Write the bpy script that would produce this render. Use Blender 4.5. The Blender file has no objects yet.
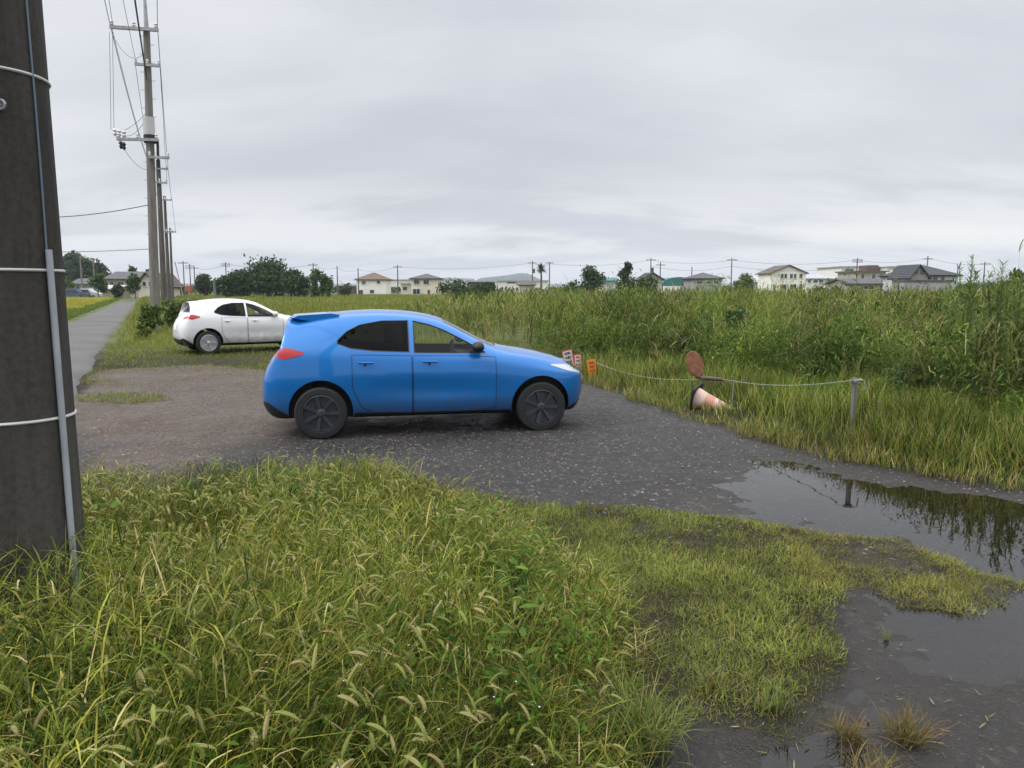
import bpy, bmesh, math, random
import numpy as np
from mathutils import Vector, Matrix
from mathutils.bvhtree import BVHTree

random.seed(7)
RNG = np.random.default_rng(11)
R = math.radians
SC = bpy.context.scene
COL = SC.collection

# ------------------------------------------------------------------ camera
CAM_H, CAM_F, CAM_T = 1.75, 760.0, R(7.2)
cd = bpy.data.cameras.new('camera'); cam = bpy.data.objects.new('camera', cd); COL.objects.link(cam)
cam.location = (0, 0, CAM_H); cam.rotation_euler = (R(90) - CAM_T, 0, 0)
cd.sensor_width = 36; cd.lens = 36 * CAM_F / 1024; cd.clip_start = 0.05; cd.clip_end = 12000
SC.camera = cam
SC.render.resolution_x, SC.render.resolution_y = 1024, 768

# ------------------------------------------------------------------ world, sun, exposure
SUN_EL, SUN_AZ = R(48), R(250)      # azimuth measured clockwise from +Y
w = bpy.data.worlds.new('World'); SC.world = w; w.use_nodes = True
nt = w.node_tree; nt.nodes.clear(); N = nt.nodes.new; LK = nt.links.new
out = N('ShaderNodeOutputWorld'); bg = N('ShaderNodeBackground'); bg.inputs[1].default_value = 0.1
sky = N('ShaderNodeTexSky'); sky.sky_type = 'NISHITA'; sky.sun_disc = False
sky.sun_elevation = SUN_EL; sky.sun_rotation = SUN_AZ; sky.air_density = 1.5; sky.dust_density = 3
tc = N('ShaderNodeTexCoord'); sep = N('ShaderNodeSeparateXYZ'); LK(tc.outputs['Generated'], sep.inputs[0])
def wm(op, a, b=None, c=None):
    n = N('ShaderNodeMath'); n.operation = op
    for i, v in enumerate((a, b, c)):
        if v is None: continue
        if isinstance(v, (int, float)): n.inputs[i].default_value = v
        else: LK(v, n.inputs[i])
    return n.outputs[0]
zc = wm('MAXIMUM', sep.outputs[2], 0.0); den = wm('ADD', zc, 0.30)
cv = N('ShaderNodeCombineXYZ'); LK(wm('DIVIDE', sep.outputs[0], den), cv.inputs[0]); LK(wm('DIVIDE', sep.outputs[1], den), cv.inputs[1])
def wnoise(scale, detail, rough, off, sx=1.0, sy=1.0):
    mp = N('ShaderNodeMapping'); mp.inputs['Location'].default_value = off; mp.inputs['Scale'].default_value = (sx, sy, 1)
    LK(cv.outputs[0], mp.inputs[0]); n = N('ShaderNodeTexNoise'); n.inputs['Scale'].default_value = scale
    n.inputs['Detail'].default_value = detail; n.inputs['Roughness'].default_value = rough; n.inputs['Distortion'].default_value = 0.3
    LK(mp.outputs[0], n.inputs['Vector']); return n.outputs[0]
def wrange(v, a, b, c, d, smooth=True):
    n = N('ShaderNodeMapRange'); n.interpolation_type = 'SMOOTHSTEP' if smooth else 'LINEAR'
    for i, k in zip((1, 2, 3, 4), (a, b, c, d)): n.inputs[i].default_value = k
    LK(v, n.inputs[0]); return n.outputs[0]
n1 = wnoise(0.8, 4, 0.5, (3.1, 1.7, 0), 0.8, 1.2)
n2 = wnoise(2.2, 5, 0.55, (9.0, 4.0, 0), 0.6, 1.5)
mixn = wm('ADD', wm('MULTIPLY', n1, 0.65), wm('MULTIPLY', n2, 0.35))
ramp = N('ShaderNodeValToRGB'); LK(mixn, ramp.inputs[0])
e = ramp.color_ramp.elements
e[0].position = 0.34; e[0].color = (0.485, 0.505, 0.55, 1)
e[1].position = 0.66; e[1].color = (0.72, 0.735, 0.76, 1)
m_ = e.new(0.5); m_.color = (0.585, 0.60, 0.64, 1)
# paler band of thinner cloud low over the horizon, brighter cloud overhead
low = wrange(sep.outputs[2], 0.03, 0.17, 1.0, 0.0)
lowmix = N('ShaderNodeMixRGB'); LK(wm('MULTIPLY', low, wrange(n2, 0.40, 0.58, 0.1, 1.0)), lowmix.inputs[0]); LK(ramp.outputs[0], lowmix.inputs[1]); lowmix.inputs[2].default_value = (0.80, 0.81, 0.82, 1)
def blob(u0, v0, su, sv):      # a soft cloud at a fixed bearing
    yy = wm('MAXIMUM', sep.outputs[1], 0.05); u = wm('DIVIDE', wm('SUBTRACT', wm('DIVIDE', sep.outputs[0], yy), u0), su); v = wm('DIVIDE', wm('SUBTRACT', wm('ADD', wm('DIVIDE', sep.outputs[2], yy), wm('MULTIPLY', wm('SUBTRACT', n2, 0.5), sv * 1.5)), v0), sv)
    return wrange(wm('ADD', wm('MULTIPLY', u, u), wm('MULTIPLY', v, v)), 0.0, 1.0, 1.0, 0.0)
def tint(src, fac, k, colr):
    n = N('ShaderNodeMixRGB'); LK(wm('MULTIPLY', fac, k), n.inputs[0]); LK(src, n.inputs[1]); n.inputs[2].default_value = (*colr, 1); return n.outputs[0]
cloudc = tint(tint(lowmix.outputs[0], blob(0.115, 0.082, 0.14, 0.013), 0.75, (0.50, 0.53, 0.60)), blob(0.56, 0.070, 0.30, 0.022), 0.7, (0.90, 0.88, 0.84))
over = wrange(sep.outputs[2], 0.36, 0.80, 1.0, 3.3)
scl = N('ShaderNodeVectorMath'); scl.operation = 'SCALE'; LK(cloudc, scl.inputs[0]); LK(wm('MULTIPLY', over, 11.2), scl.inputs['Scale'])
mx = N('ShaderNodeMixRGB'); mx.inputs[0].default_value = 0.94; LK(sky.outputs[0], mx.inputs[1]); LK(scl.outputs[0], mx.inputs[2])
LK(mx.outputs[0], bg.inputs[0]); LK(bg.outputs[0], out.inputs[0])

ld = bpy.data.lights.new('sun', 'SUN'); sun = bpy.data.objects.new('sun', ld); COL.objects.link(sun)
ld.energy = 1.5; ld.angle = R(28); ld.color = (1.0, 0.96, 0.9)
sd_ = Vector((math.sin(SUN_AZ) * math.cos(SUN_EL), math.cos(SUN_AZ) * math.cos(SUN_EL), math.sin(SUN_EL)))
sun.rotation_euler = sd_.to_track_quat('Z', 'Y').to_euler()
SC.view_settings.view_transform = 'Standard'; SC.view_settings.look = 'None'
SC.view_settings.gamma = 1; SC.view_settings.use_curve_mapping = False
SC.view_settings.exposure = 0.14
SC.cycles.use_denoising = True
SC.cycles.max_bounces = 7; SC.cycles.transparent_max_bounces = 12; SC.cycles.caustics_reflective = False; SC.cycles.caustics_refractive = False

# ------------------------------------------------------------------ helpers
def ray(px, py):
    u = (px - 512) / CAM_F; v = -(py - 384) / CAM_F
    return (u, math.cos(CAM_T) + v * math.sin(CAM_T), -math.sin(CAM_T) + v * math.cos(CAM_T))
def gp(px, py, z=0.0):
    d = ray(px, py); t = (z - CAM_H) / d[2]; return (d[0] * t, d[1] * t)
def at(px, py, Y):
    d = ray(px, py); t = Y / d[1]; return Vector((d[0] * t, Y, CAM_H + d[2] * t))

def hash2(ix, iy, seed):
    h = (ix.astype(np.int64) * 374761393 + iy.astype(np.int64) * 668265263 + seed * 1442695041) & 0xffffffff
    h = ((h ^ (h >> 13)) * 1274126177) & 0xffffffff
    return ((h ^ (h >> 16)) & 0xffff) / 65535.0
def vnoise(x, y, seed=0):
    ix = np.floor(x); iy = np.floor(y); fx = x - ix; fy = y - iy
    fx = fx * fx * (3 - 2 * fx); fy = fy * fy * (3 - 2 * fy)
    a = hash2(ix, iy, seed); b = hash2(ix + 1, iy, seed); c = hash2(ix, iy + 1, seed); d = hash2(ix + 1, iy + 1, seed)
    return (a * (1 - fx) + b * fx) * (1 - fy) + (c * (1 - fx) + d * fx) * fy
def fbm(x, y, f=1.0, o=4, seed=0):
    s = 0; amp = 1; tot = 0
    for k in range(o):
        s = s + amp * vnoise(x * f, y * f, seed + k * 17); tot += amp; amp *= 0.5; f *= 2.03
    return s / tot * 2 - 1
def sm(x, a, b):
    t = np.clip((x - a) / (b - a), 0, 1); return t * t * (3 - 2 * t)
def sdist(poly, x, y):
    """signed distance to polygon, positive inside"""
    x = np.asarray(x, float); y = np.asarray(y, float)
    d = np.full(x.shape, 1e9); ins = np.zeros(x.shape, bool); n = len(poly)
    for i in range(n):
        x0, y0 = poly[i]; x1, y1 = poly[(i + 1) % n]
        ex, ey = x1 - x0, y1 - y0
        t = np.clip(((x - x0) * ex + (y - y0) * ey) / (ex * ex + ey * ey + 1e-12), 0, 1)
        d = np.minimum(d, np.hypot(x - x0 - t * ex, y - y0 - t * ey))
        c = ((y0 > y) != (y1 > y)) & (x < (x1 - x0) * (y - y0) / ((y1 - y0) if y1 != y0 else 1e-9) + x0)
        ins ^= c
    return np.where(ins, d, -d)

# materials -------------------------------------------------------
def mat(name, col=(0.5, 0.5, 0.5), rough=0.6, metal=0.0, spec=0.5, coat=0.0, var=0.0, vscale=5.0, bump=0.0, bscale=40.0, emit=None):
    m = bpy.data.materials.new(name); m.use_nodes = True; t = m.node_tree; p = t.nodes['Principled BSDF']
    p.inputs['Base Color'].default_value = (*col, 1); p.inputs['Roughness'].default_value = rough
    p.inputs['Metallic'].default_value = metal; p.inputs['Specular IOR Level'].default_value = spec
    p.inputs['Coat Weight'].default_value = coat; p.inputs['Coat Roughness'].default_value = 0.05
    co = t.nodes.new('ShaderNodeTexCoord')
    if var:
        n = t.nodes.new('ShaderNodeTexNoise'); n.inputs['Scale'].default_value = vscale; n.inputs['Detail'].default_value = 6
        t.links.new(co.outputs['Object'], n.inputs['Vector'])
        r = t.nodes.new('ShaderNodeValToRGB'); r.color_ramp.elements[0].position = 0.3; r.color_ramp.elements[1].position = 0.7
        r.color_ramp.elements[0].color = (*[c * (1 - var) for c in col], 1); r.color_ramp.elements[1].color = (*[min(1, c * (1 + var)) for c in col], 1)
        t.links.new(n.outputs[0], r.inputs[0]); t.links.new(r.outputs[0], p.inputs['Base Color'])
    if bump:
        n = t.nodes.new('ShaderNodeTexNoise'); n.inputs['Scale'].default_value = bscale; n.inputs['Detail'].default_value = 4
        t.links.new(co.outputs['Object'], n.inputs['Vector'])
        b = t.nodes.new('ShaderNodeBump'); b.inputs['Strength'].default_value = bump; b.inputs['Distance'].default_value = 0.01
        t.links.new(n.outputs[0], b.inputs['Height']); t.links.new(b.outputs[0], p.inputs['Normal'])
    return m
def leafmat(name, trans=0.35, rough=0.6, spec=0.07):
    m = bpy.data.materials.new(name); m.use_nodes = True; t = m.node_tree; p = t.nodes['Principled BSDF']; o = t.nodes['Material Output']
    a = t.nodes.new('ShaderNodeAttribute'); a.attribute_name = 'Col'
    t.links.new(a.outputs['Color'], p.inputs['Base Color']); p.inputs['Roughness'].default_value = rough; p.inputs['Specular IOR Level'].default_value = spec
    tr = t.nodes.new('ShaderNodeBsdfTranslucent'); t.links.new(a.outputs['Color'], tr.inputs['Color'])
    mx = t.nodes.new('ShaderNodeMixShader'); mx.inputs[0].default_value = trans
    t.links.new(p.outputs[0], mx.inputs[1]); t.links.new(tr.outputs[0], mx.inputs[2]); t.links.new(mx.outputs[0], o.inputs[0])
    return m
LEAF = leafmat('blade_leaf'); CROWN = leafmat('crown_leaf', 0.2, 0.6, 0.2)

# fast triangle mesh ----------------------------------------------
def npmesh(name, V, T, C=None, m=None, parent=None, smooth=False):
    me = bpy.data.meshes.new(name)
    V = np.ascontiguousarray(V, np.float32).reshape(-1, 3); T = np.ascontiguousarray(T, np.int32).reshape(-1, 3)
    me.vertices.add(len(V)); me.vertices.foreach_set('co', V.ravel())
    me.loops.add(T.size); me.loops.foreach_set('vertex_index', T.ravel())
    me.polygons.add(len(T)); me.polygons.foreach_set('loop_start', np.arange(0, T.size, 3, dtype=np.int32))
    me.polygons.foreach_set('use_smooth', np.full(len(T), smooth, bool))
    me.update(calc_edges=True)
    if C is not None:
        at_ = me.color_attributes.new('Col', 'FLOAT_COLOR', 'POINT')
        C4 = np.ones((len(V), 4), np.float32); C4[:, :3] = C; at_.data.foreach_set('color', C4.ravel())
    if m: me.materials.append(m)
    o = bpy.data.objects.new(name, me); COL.objects.link(o)
    if parent: o.parent = parent
    return o
class Acc:
    def __init__(s): s.V, s.T, s.C, s.n = [], [], [], 0
    def add(s, V, T, C):
        V = V.reshape(-1, 3); s.V.append(V); s.T.append(T.reshape(-1, 3) + s.n); s.C.append(C.reshape(-1, 3)); s.n += len(V)
    def build(s, name, m, parent=None, smooth=False):
        return npmesh(name, np.concatenate(s.V), np.concatenate(s.T), np.concatenate(s.C), m, parent, smooth)

def blades(acc, root, L, W, az, lean, curve, col, segs=3, twist=0.5, prof=None):
    """curved tapering leaves; all arguments arrays of N"""
    n = len(root)
    if n == 0: return
    L = np.broadcast_to(L, n).astype(float); W = np.broadcast_to(W, n).astype(float)
    lean = np.broadcast_to(lean, n).astype(float); curve = np.broadcast_to(curve, n).astype(float)
    prof = prof if prof is not None else ([0.55, 1.0, 0.75, 0.0] if segs == 3 else ([0.8, 1.0, 0.0] if segs == 2 else [1.0, 0.0]))
    d = np.stack([np.cos(az), np.sin(az), np.zeros(n)], 1)
    tw = az + np.pi / 2 + (RNG.random(n) - 0.5) * 2 * twist
    side = np.stack([np.cos(tw), np.sin(tw), (RNG.random(n) - 0.5) * 0.5], 1)
    p = root.astype(float).copy(); rows = []
    for k in range(segs + 1):
        if k > 0:
            th = lean + curve * (k - 0.5) / segs
            st = (L / segs)[:, None]
            p = p + st * (d * np.sin(th)[:, None]); p[:, 2] += (L / segs) * np.cos(th)
        wv = side * (W * prof[k] * 0.5)[:, None]
        if k < segs: rows += [p - wv, p + wv]
        else: rows += [p]
    V = np.stack(rows, 1); m_ = V.shape[1]
    tri = []
    for k in range(segs - 1):
        a = 2 * k; tri += [(a, a + 1, a + 3), (a, a + 3, a + 2)]
    a = 2 * (segs - 1); tri += [(a, a + 1, a + 2)]
    T = (np.array(tri)[None] + (np.arange(n) * m_)[:, None, None])
    C = np.repeat(col[:, None, :], m_, 1)
    acc.add(V, T, C)

def pal(n, cols, ws, jit=0.18, field=None):
    cols = np.array(cols); ws = np.array(ws, float); ws /= ws.sum()
    i = RNG.choice(len(cols), n, p=ws); c = cols[i] * (1 + (RNG.random((n, 1)) - 0.5) * 2 * jit) * (1 + (RNG.random((n, 3)) - 0.5) * 0.12)
    if field is not None: c = c * field[:, None]
    return np.clip(c, 0, 1)

# polygon mesh builder --------------------------------------------
class MB:
    def __init__(s): s.v, s.f, s.mi = [], [], []
    def quad(s, pts, mi=0):
        b = len(s.v); s.v += [tuple(p) for p in pts]; s.f.append(tuple(range(b, b + len(pts)))); s.mi.append(mi)
    def box(s, c, size, rz=0.0, mi=0, M=None):
        hx, hy, hz = [k / 2 for k in size]; b = len(s.v); q = Matrix.Rotation(rz, 3, 'Z') if M is None else M
        for sx in (-1, 1):
            for sy in (-1, 1):
                for sz in (-1, 1):
                    s.v.append(tuple(Vector(c) + q @ Vector((sx * hx, sy * hy, sz * hz))))
        for f in ((0, 1, 3, 2), (4, 6, 7, 5), (0, 4, 5, 1), (2, 3, 7, 6), (0, 2, 6, 4), (1, 5, 7, 3)):
            s.f.append(tuple(b + k for k in f)); s.mi.append(mi)
    def tube(s, pts, rad, n=8, mi=0, cap=True):
        pts = [Vector(p) for p in pts]; rads = rad if isinstance(rad, (list, tuple)) else [rad] * len(pts)
        b = len(s.v); ref = None
        for i, p in enumerate(pts):
            t = (pts[min(i + 1, len(pts) - 1)] - pts[max(i - 1, 0)]).normalized()
            if ref is None:
                ref = t.orthogonal().normalized()
            ref = (ref - t * ref.dot(t)).normalized(); o = t.cross(ref)
            for k in range(n):
                a = 2 * math.pi * k / n; s.v.append(tuple(p + (ref * math.cos(a) + o * math.sin(a)) * rads[i]))
        for i in range(len(pts) - 1):
            for k in range(n):
                a = b + i * n + k; c = b + i * n + (k + 1) % n; s.f.append((a, c, c + n, a + n)); s.mi.append(mi)
        if cap:
            s.f.append(tuple(b + k for k in reversed(range(n)))); s.mi.append(mi)
            e = b + (len(pts) - 1) * n; s.f.append(tuple(e + k for k in range(n))); s.mi.append(mi)
    def lathe(s, prof, n=24, M=None, mi=0):
        """prof list of (r, z) about local z"""
        b = len(s.v); M = M or Matrix.Identity(4)
        for r, z in prof:
            for k in range(n):
                a = 2 * math.pi * k / n; s.v.append(tuple(M @ Vector((r * math.cos(a), r * math.sin(a), z))))
        for i in range(len(prof) - 1):
            for k in range(n):
                a = b + i * n + k; c = b + i * n + (k + 1) % n; s.f.append((a, c, c + n, a + n)); s.mi.append(mi)
        s.f.append(tuple(b + k for k in reversed(range(n)))); s.mi.append(mi)
        e = b + (len(prof) - 1) * n; s.f.append(tuple(e + k for k in range(n))); s.mi.append(mi)
    def build(s, name, mats, parent=None, smooth=False, bevel=0.0, loc=None):
        me = bpy.data.meshes.new(name); me.from_pydata(s.v, [], s.f)
        mats = mats if isinstance(mats, (list, tuple)) else [mats]
        for m in mats: me.materials.append(m)
        me.polygons.foreach_set('material_index', s.mi)
        me.polygons.foreach_set('use_smooth', [smooth] * len(s.f)); me.update()
        o = bpy.data.objects.new(name, me); COL.objects.link(o)
        if smooth: me.set_sharp_from_angle(angle=R(40))
        if parent: o.parent = parent
        if loc is not None: o.location = loc
        if bevel:
            b = o.modifiers.new('bevel', 'BEVEL'); b.width = bevel; b.segments = 2; b.limit_method = 'ANGLE'
        return o
def empty(name, loc, rz=0.0):
    o = bpy.data.objects.new(name, None); o.empty_display_size = 0.2; COL.objects.link(o); o.location = loc; o.rotation_euler = (0, 0, rz); return o
def tag(o, label=None, cat=None, group=None, kind=None):
    if label: o['label'] = label
    if cat: o['category'] = cat
    if group: o['group'] = group
    if kind: o['kind'] = kind
    return o

# ------------------------------------------------------------------ zones of the place (metres on the ground)
LOT = [(-6.9, 11.9), (-8.6, 15.9), (-7.0, 17.0), (-5.0, 15.8), (-2.0, 15.6), (0.57, 15.3), (1.42, 13.7), (1.96, 11.55), (2.42, 9.64), (2.9, 8.6), (3.1, 7.9),
       (3.4, 7.35), (3.8, 6.9), (4.45, 6.35), (6.0, 5.2), (9, 3.5), (9, -2), (-6, -2), (-6.2, 10)]
TALL = [(-9, -1), (0.15, -1), (0.38, 1.5), (0.42, 2.3), (0.6, 2.9), (0.62, 3.64), (0.5, 4.5), (-0.1, 5.3), (-0.6, 6.15), (-1.0, 6.75), (-1.6, 6.85), (-1.85, 6.3), (-2.5, 6.05), (-3.3, 5.75), (-5, 5.5), (-9, 5.2)]
MAT = [(-0.9, 6.4), (-0.4, 6.25), (0.06, 5.85), (0.83, 5.78), (1.43, 5.65), (1.8, 5.4), (2.26, 5.28), (2.7, 5.15), (2.85, 4.65), (3.05, 4.33), (2.75, 4.12), (2.46, 3.95), (2.13, 3.97),
       (2.1, 4.28), (1.75, 3.86), (1.62, 3.41), (1.32, 2.97), (1.05, 2.69), (0.78, 2.8), (0.49, 2.65), (0.2, 2.2), (-0.4, 2.2)]
BASIN = [(1.95, 7.3), (2.6, 7.95), (3.05, 7.8), (3.35, 7.3), (3.75, 6.85), (4.4, 6.3), (6, 5.2), (9, 3.5), (9, -1), (0.45, -1), (0.5, 2.5), (1.2, 2.8), (1.6, 3.3), (1.8, 4.0), (2.0, 4.8), (1.7, 5.5), (1.55, 6.2)]
def right_edge_x(y):        # edge of the lot towards the reeds
    return np.interp(y, [3.5, 5.2, 6.35, 6.9, 7.35, 7.9, 8.6, 9.64, 11.55, 13.7, 15.3, 16.5], [9, 6, 4.45, 3.8, 3.4, 3.1, 2.9, 2.42, 1.96, 1.42, 0.57, -3])
def road_x(y): return -6.83 - 0.478 * (y - 11.84)     # right edge of the lane

def stub_(s, a, b): return a + (b - a) * s
def height(x, y):
    x = np.asarray(x, float); y = np.asarray(y, float)
    wob = 0.14 * fbm(x, y, 1.6, 3, 5) + 0.05 * fbm(x, y, 7, 2, 9)
    near = (np.abs(x) < 30) & (y < 40)
    n = fbm(x, y, 1.1, 5, 1); nf = fbm(x, y, 9, 3, 2)
    h = 0.04 + 0.013 * n + 0.006 * nf + 0.006 * fbm(x, y, 22, 2, 4)
    lot = sdist(LOT, x, y) + wob
    outside = sm(-lot, 0.0, 1.6)
    right = (x > right_edge_x(np.clip(y, 3.5, 16.5)) - 0.5) & (y < 16.5)
    h = h + outside * (0.13 + 0.05 * n) * np.where(x > 0.2, 1.0, stub_(sm(x, -3, 0.2), 0.25, 1.0))
    bas = sdist(BASIN, x, y) + wob * 2.0 + 0.22 * fbm(x, y, 2.6, 3, 93) + 0.12 * fbm(x, y, 8, 2, 94) - 0.34 * sm(y, 4.6, 5.6) - 0.08
    h = h - sm(bas, -0.75, 0.35) * (0.058 + 0.012 * n)
    # bare mud slightly emerging near the camera end of the basin
    h = h + sm(bas, -0.1, 0.3) * sm(-y, -3.7, -2.8) * (0.022 + 0.030 * n + 0.008 * nf)
    mt = sdist(MAT, x, y) + wob * 0.9
    h = h + sm(mt, -0.08, 0.12) * (0.035 + 0.02 * nf + 0.015 * n) * sm(bas, -0.8, -0.1)
    ta = sdist(TALL, x, y) + wob
    h = h + sm(ta, -0.1, 1.2) * (0.17 + 0.05 * n + 0.13 * sm(-y, -4.2, -2.2)) + sm(ta, 0, 0.3) * 0.02 * nf
    return h

# ------------------------------------------------------------------ ground sheet
def spacing(a, b, step, lo, hi, g=1.12):
    core = list(np.arange(a, b + step, step)); s = step; left = []; v = a
    while v > lo: s *= g; v -= s; left.append(v)
    s = step; right = []; v = core[-1]
    while v < hi: s *= g; v += s; right.append(v)
    return np.array(left[::-1] + core + right)
gx = spacing(-9.5, 6.5, 0.045, -4300, 4300); gy = spacing(0.9, 17.5, 0.04, -60, 4700)
X, Y = np.meshgrid(gx, gy); Z = height(X, Y)
nx, ny = len(gx), len(gy)
idx = np.arange(nx * ny).reshape(ny, nx)
a, b, c, d = idx[:-1, :-1], idx[:-1, 1:], idx[1:, 1:], idx[1:, :-1]
T = np.concatenate([np.stack([a, b, c], -1).reshape(-1, 3), np.stack([a, c, d], -1).reshape(-1, 3)])
wob = 0.16 * fbm(X, Y, 1.6, 3, 5) + 0.08 * fbm(X, Y, 8, 2, 9)
lotm = sm(sdist(LOT, X, Y) + wob, -0.12, 0.1)
soil = np.maximum(sm(sdist(TALL, X, Y) + wob, -0.1, 0.15), sm(sdist(MAT, X, Y) + wob, -0.12, 0.08))
grav = lotm * (1 - soil)                                             # r: laid gravel and asphalt
warm = sm(fbm(X, Y, 0.55, 4, 33) + 1.0 * sm(Y, 8.0, 13) * sm(-X, 0.5, 3) + 0.45 * sm(-X, 1.2, 4), 0.2, 0.75)
wetz = sm(-Z, -0.046, -0.012) * sm(sdist(BASIN, X, Y), -1.7, 0.2)
edge_ = np.abs(X - right_edge_x(np.clip(Y, 5, 15)) + 0.25) ; wete = 0.9 * sm(-edge_ - 0.35 * fbm(X, Y, 1.3, 3, 88), -0.75, -0.05) * (Y < 16) * (X > 0)
C = np.stack([grav, warm, np.maximum(wetz, wete)], -1).reshape(-1, 3)
gm = bpy.data.materials.new('ground_gravel_and_soil'); gm.use_nodes = True; t = gm.node_tree; P = t.nodes['Principled BSDF']
def nn(k, **kw):
    n = t.nodes.new(k)
    for q, v in kw.items(): n.inputs[q].default_value = v
    return n
def lk(a, b): t.links.new(a, b)
def mixc(f, a, b):
    n = t.nodes.new('ShaderNodeMixRGB')
    for i, v in enumerate((f, a, b)):
        if isinstance(v, (int, float)): n.inputs[i].default_value = v
        elif isinstance(v, tuple): n.inputs[i].default_value = (*v, 1)
        else: lk(v, n.inputs[i])
    return n.outputs[0]
def mth(op, a, b):
    n = t.nodes.new('ShaderNodeMath'); n.operation = op
    for i, v in enumerate((a, b)):
        if isinstance(v, (int, float)): n.inputs[i].default_value = v
        else: lk(v, n.inputs[i])
    return n.outputs[0]
def rng_(v, a, b, c=0.0, d=1.0):
    n = t.nodes.new('ShaderNodeMapRange'); lk(v, n.inputs[0])
    for i, k in zip((1, 2, 3, 4), (a, b, c, d)): n.inputs[i].default_value = k
    return n.outputs[0]
co = nn('ShaderNodeTexCoord'); va = nn('ShaderNodeAttribute'); va.attribute_name = 'Col'; sp = nn('ShaderNodeSeparateColor'); lk(va.outputs['Color'], sp.inputs[0])
def tex(scale, detail=5, rough=0.6):
    n = nn('ShaderNodeTexNoise', Scale=scale, Detail=detail, Roughness=rough); lk(co.outputs['Object'], n.inputs['Vector']); return n.outputs[0]
vor = nn('ShaderNodeTexVoronoi', Scale=75.0); lk(co.outputs['Object'], vor.inputs['Vector'])
vor2 = nn('ShaderNodeTexVoronoi', Scale=28.0); lk(co.outputs['Object'], vor2.inputs['Vector'])
vs = nn('ShaderNodeSeparateColor'); lk(vor.outputs['Color'], vs.inputs[0]); vs2 = nn('ShaderNodeSeparateColor'); lk(vor2.outputs['Color'], vs2.inputs[0])
big = tex(0.9, 6); mid = tex(6, 5); fine = tex(60, 3)
asph = mixc(rng_(big, 0.35, 0.65), (0.020, 0.019, 0.018), (0.046, 0.043, 0.040))
warmc = mixc(rng_(mid, 0.3, 0.7), (0.068, 0.049, 0.036), (0.165, 0.118, 0.086))
base = mixc(mth('MULTIPLY', sp.outputs[1], 0.9), asph, warmc)
base = mixc(rng_(vs.outputs[0], 0.0, 1.0, 0.0, 0.55), base, (0.022, 0.021, 0.020))
base = mixc(mth('MULTIPLY', rng_(vs.outputs[1], 0.86, 0.96), 0.32), base, (0.16, 0.145, 0.13))
base = mixc(mth('MULTIPLY', rng_(vs2.outputs[1], 0.95, 0.97), 0.4), base, (0.2, 0.16, 0.13))
soilc = mixc(rng_(mid, 0.3, 0.7), (0.020, 0.016, 0.012), (0.050, 0.040, 0.026))
# distant land is rough meadow
meadow = mixc(rng_(tex(0.25, 8), 0.35, 0.65), (0.07, 0.095, 0.03), (0.13, 0.14, 0.045))
geo = nn('ShaderNodeNewGeometry'); gs = nn('ShaderNodeSeparateXYZ'); lk(geo.outputs['Position'], gs.inputs[0])
soilc = mixc(rng_(gs.outputs[1], 17, 24), soilc, meadow)
base = mixc(sp.outputs[0], soilc, base)
# dark, smooth and soaked where the ground lies close to the water level
wet0 = rng_(gs.outputs[2], 0.012, 0.045, 1.0, 0.0)
wet = sp.outputs[2]
base = mixc(mth('MULTIPLY', wet, 0.75), base, (0.024, 0.020, 0.016))
lk(base, P.inputs['Base Color'])
damp = rng_(mth('ADD', mth('MULTIPLY', big, 0.7), mth('MULTIPLY', mid, 0.3)), 0.38, 0.62, 0.42, 0.85)
lk(mixc(wet, damp, rng_(mid, 0.35, 0.65, 0.28, 0.55)), P.inputs['Roughness'])
lk(mth('ADD', mth('MULTIPLY', mth('MAXIMUM', sp.outputs[0], wet), 0.19), 0.05), P.inputs['Specular IOR Level'])
bmp = nn('ShaderNodeBump', Strength=0.55, Distance=0.02)
hh = mth('ADD', mth('MULTIPLY', vor.outputs['Distance'], -0.8), mth('ADD', mth('MULTIPLY', fine, 0.5), mth('MULTIPLY', mid, 0.7)))
lk(hh, bmp.inputs['Height']); lk(mth('SUBTRACT', 0.6, mth('MULTIPLY', wet, 0.22)), bmp.inputs['Strength']); lk(bmp.outputs[0], P.inputs['Normal'])
g = npmesh('ground', np.stack([X, Y, Z], -1), T, C, gm, smooth=True); tag(g, kind='structure')

# puddle water: one level sheet at z = 0, the ground dips under it
wmx = bpy.data.materials.new('shallow_water'); wmx.use_nodes = True; t = wmx.node_tree; t.nodes.clear()
o_ = t.nodes.new('ShaderNodeOutputMaterial'); gl = t.nodes.new('ShaderNodeBsdfGlossy'); gl.inputs['Roughness'].default_value = 0.012; gl.inputs[0].default_value = (1, 1, 1, 1)
tr = t.nodes.new('ShaderNodeBsdfTransparent'); tr.inputs[0].default_value = (0.55, 0.5, 0.43, 1)
fr = t.nodes.new('ShaderNodeFresnel'); fr.inputs[0].default_value = 1.5; ms = t.nodes.new('ShaderNodeMixShader')
tcw = t.nodes.new('ShaderNodeTexCoord'); nw = t.nodes.new('ShaderNodeTexNoise'); nw.inputs['Scale'].default_value = 5; nw.inputs['Detail'].default_value = 2
bw = t.nodes.new('ShaderNodeBump'); bw.inputs['Strength'].default_value = 0.035; bw.inputs['Distance'].default_value = 0.02
t.links.new(tcw.outputs['Object'], nw.inputs[0]); t.links.new(nw.outputs[0], bw.inputs['Height']); t.links.new(bw.outputs[0], gl.inputs['Normal'])
t.links.new(fr.outputs[0], ms.inputs[0]); t.links.new(tr.outputs[0], ms.inputs[1]); t.links.new(gl.outputs[0], ms.inputs[2]); t.links.new(ms.outputs[0], o_.inputs[0])
wb = MB(); wb.quad([(0.3, 0.5, 0), (9, 0.5, 0), (9, 9.0, 0), (0.3, 9.0, 0)]); tag(wb.build('puddle_water', wmx), kind='structure')

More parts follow.
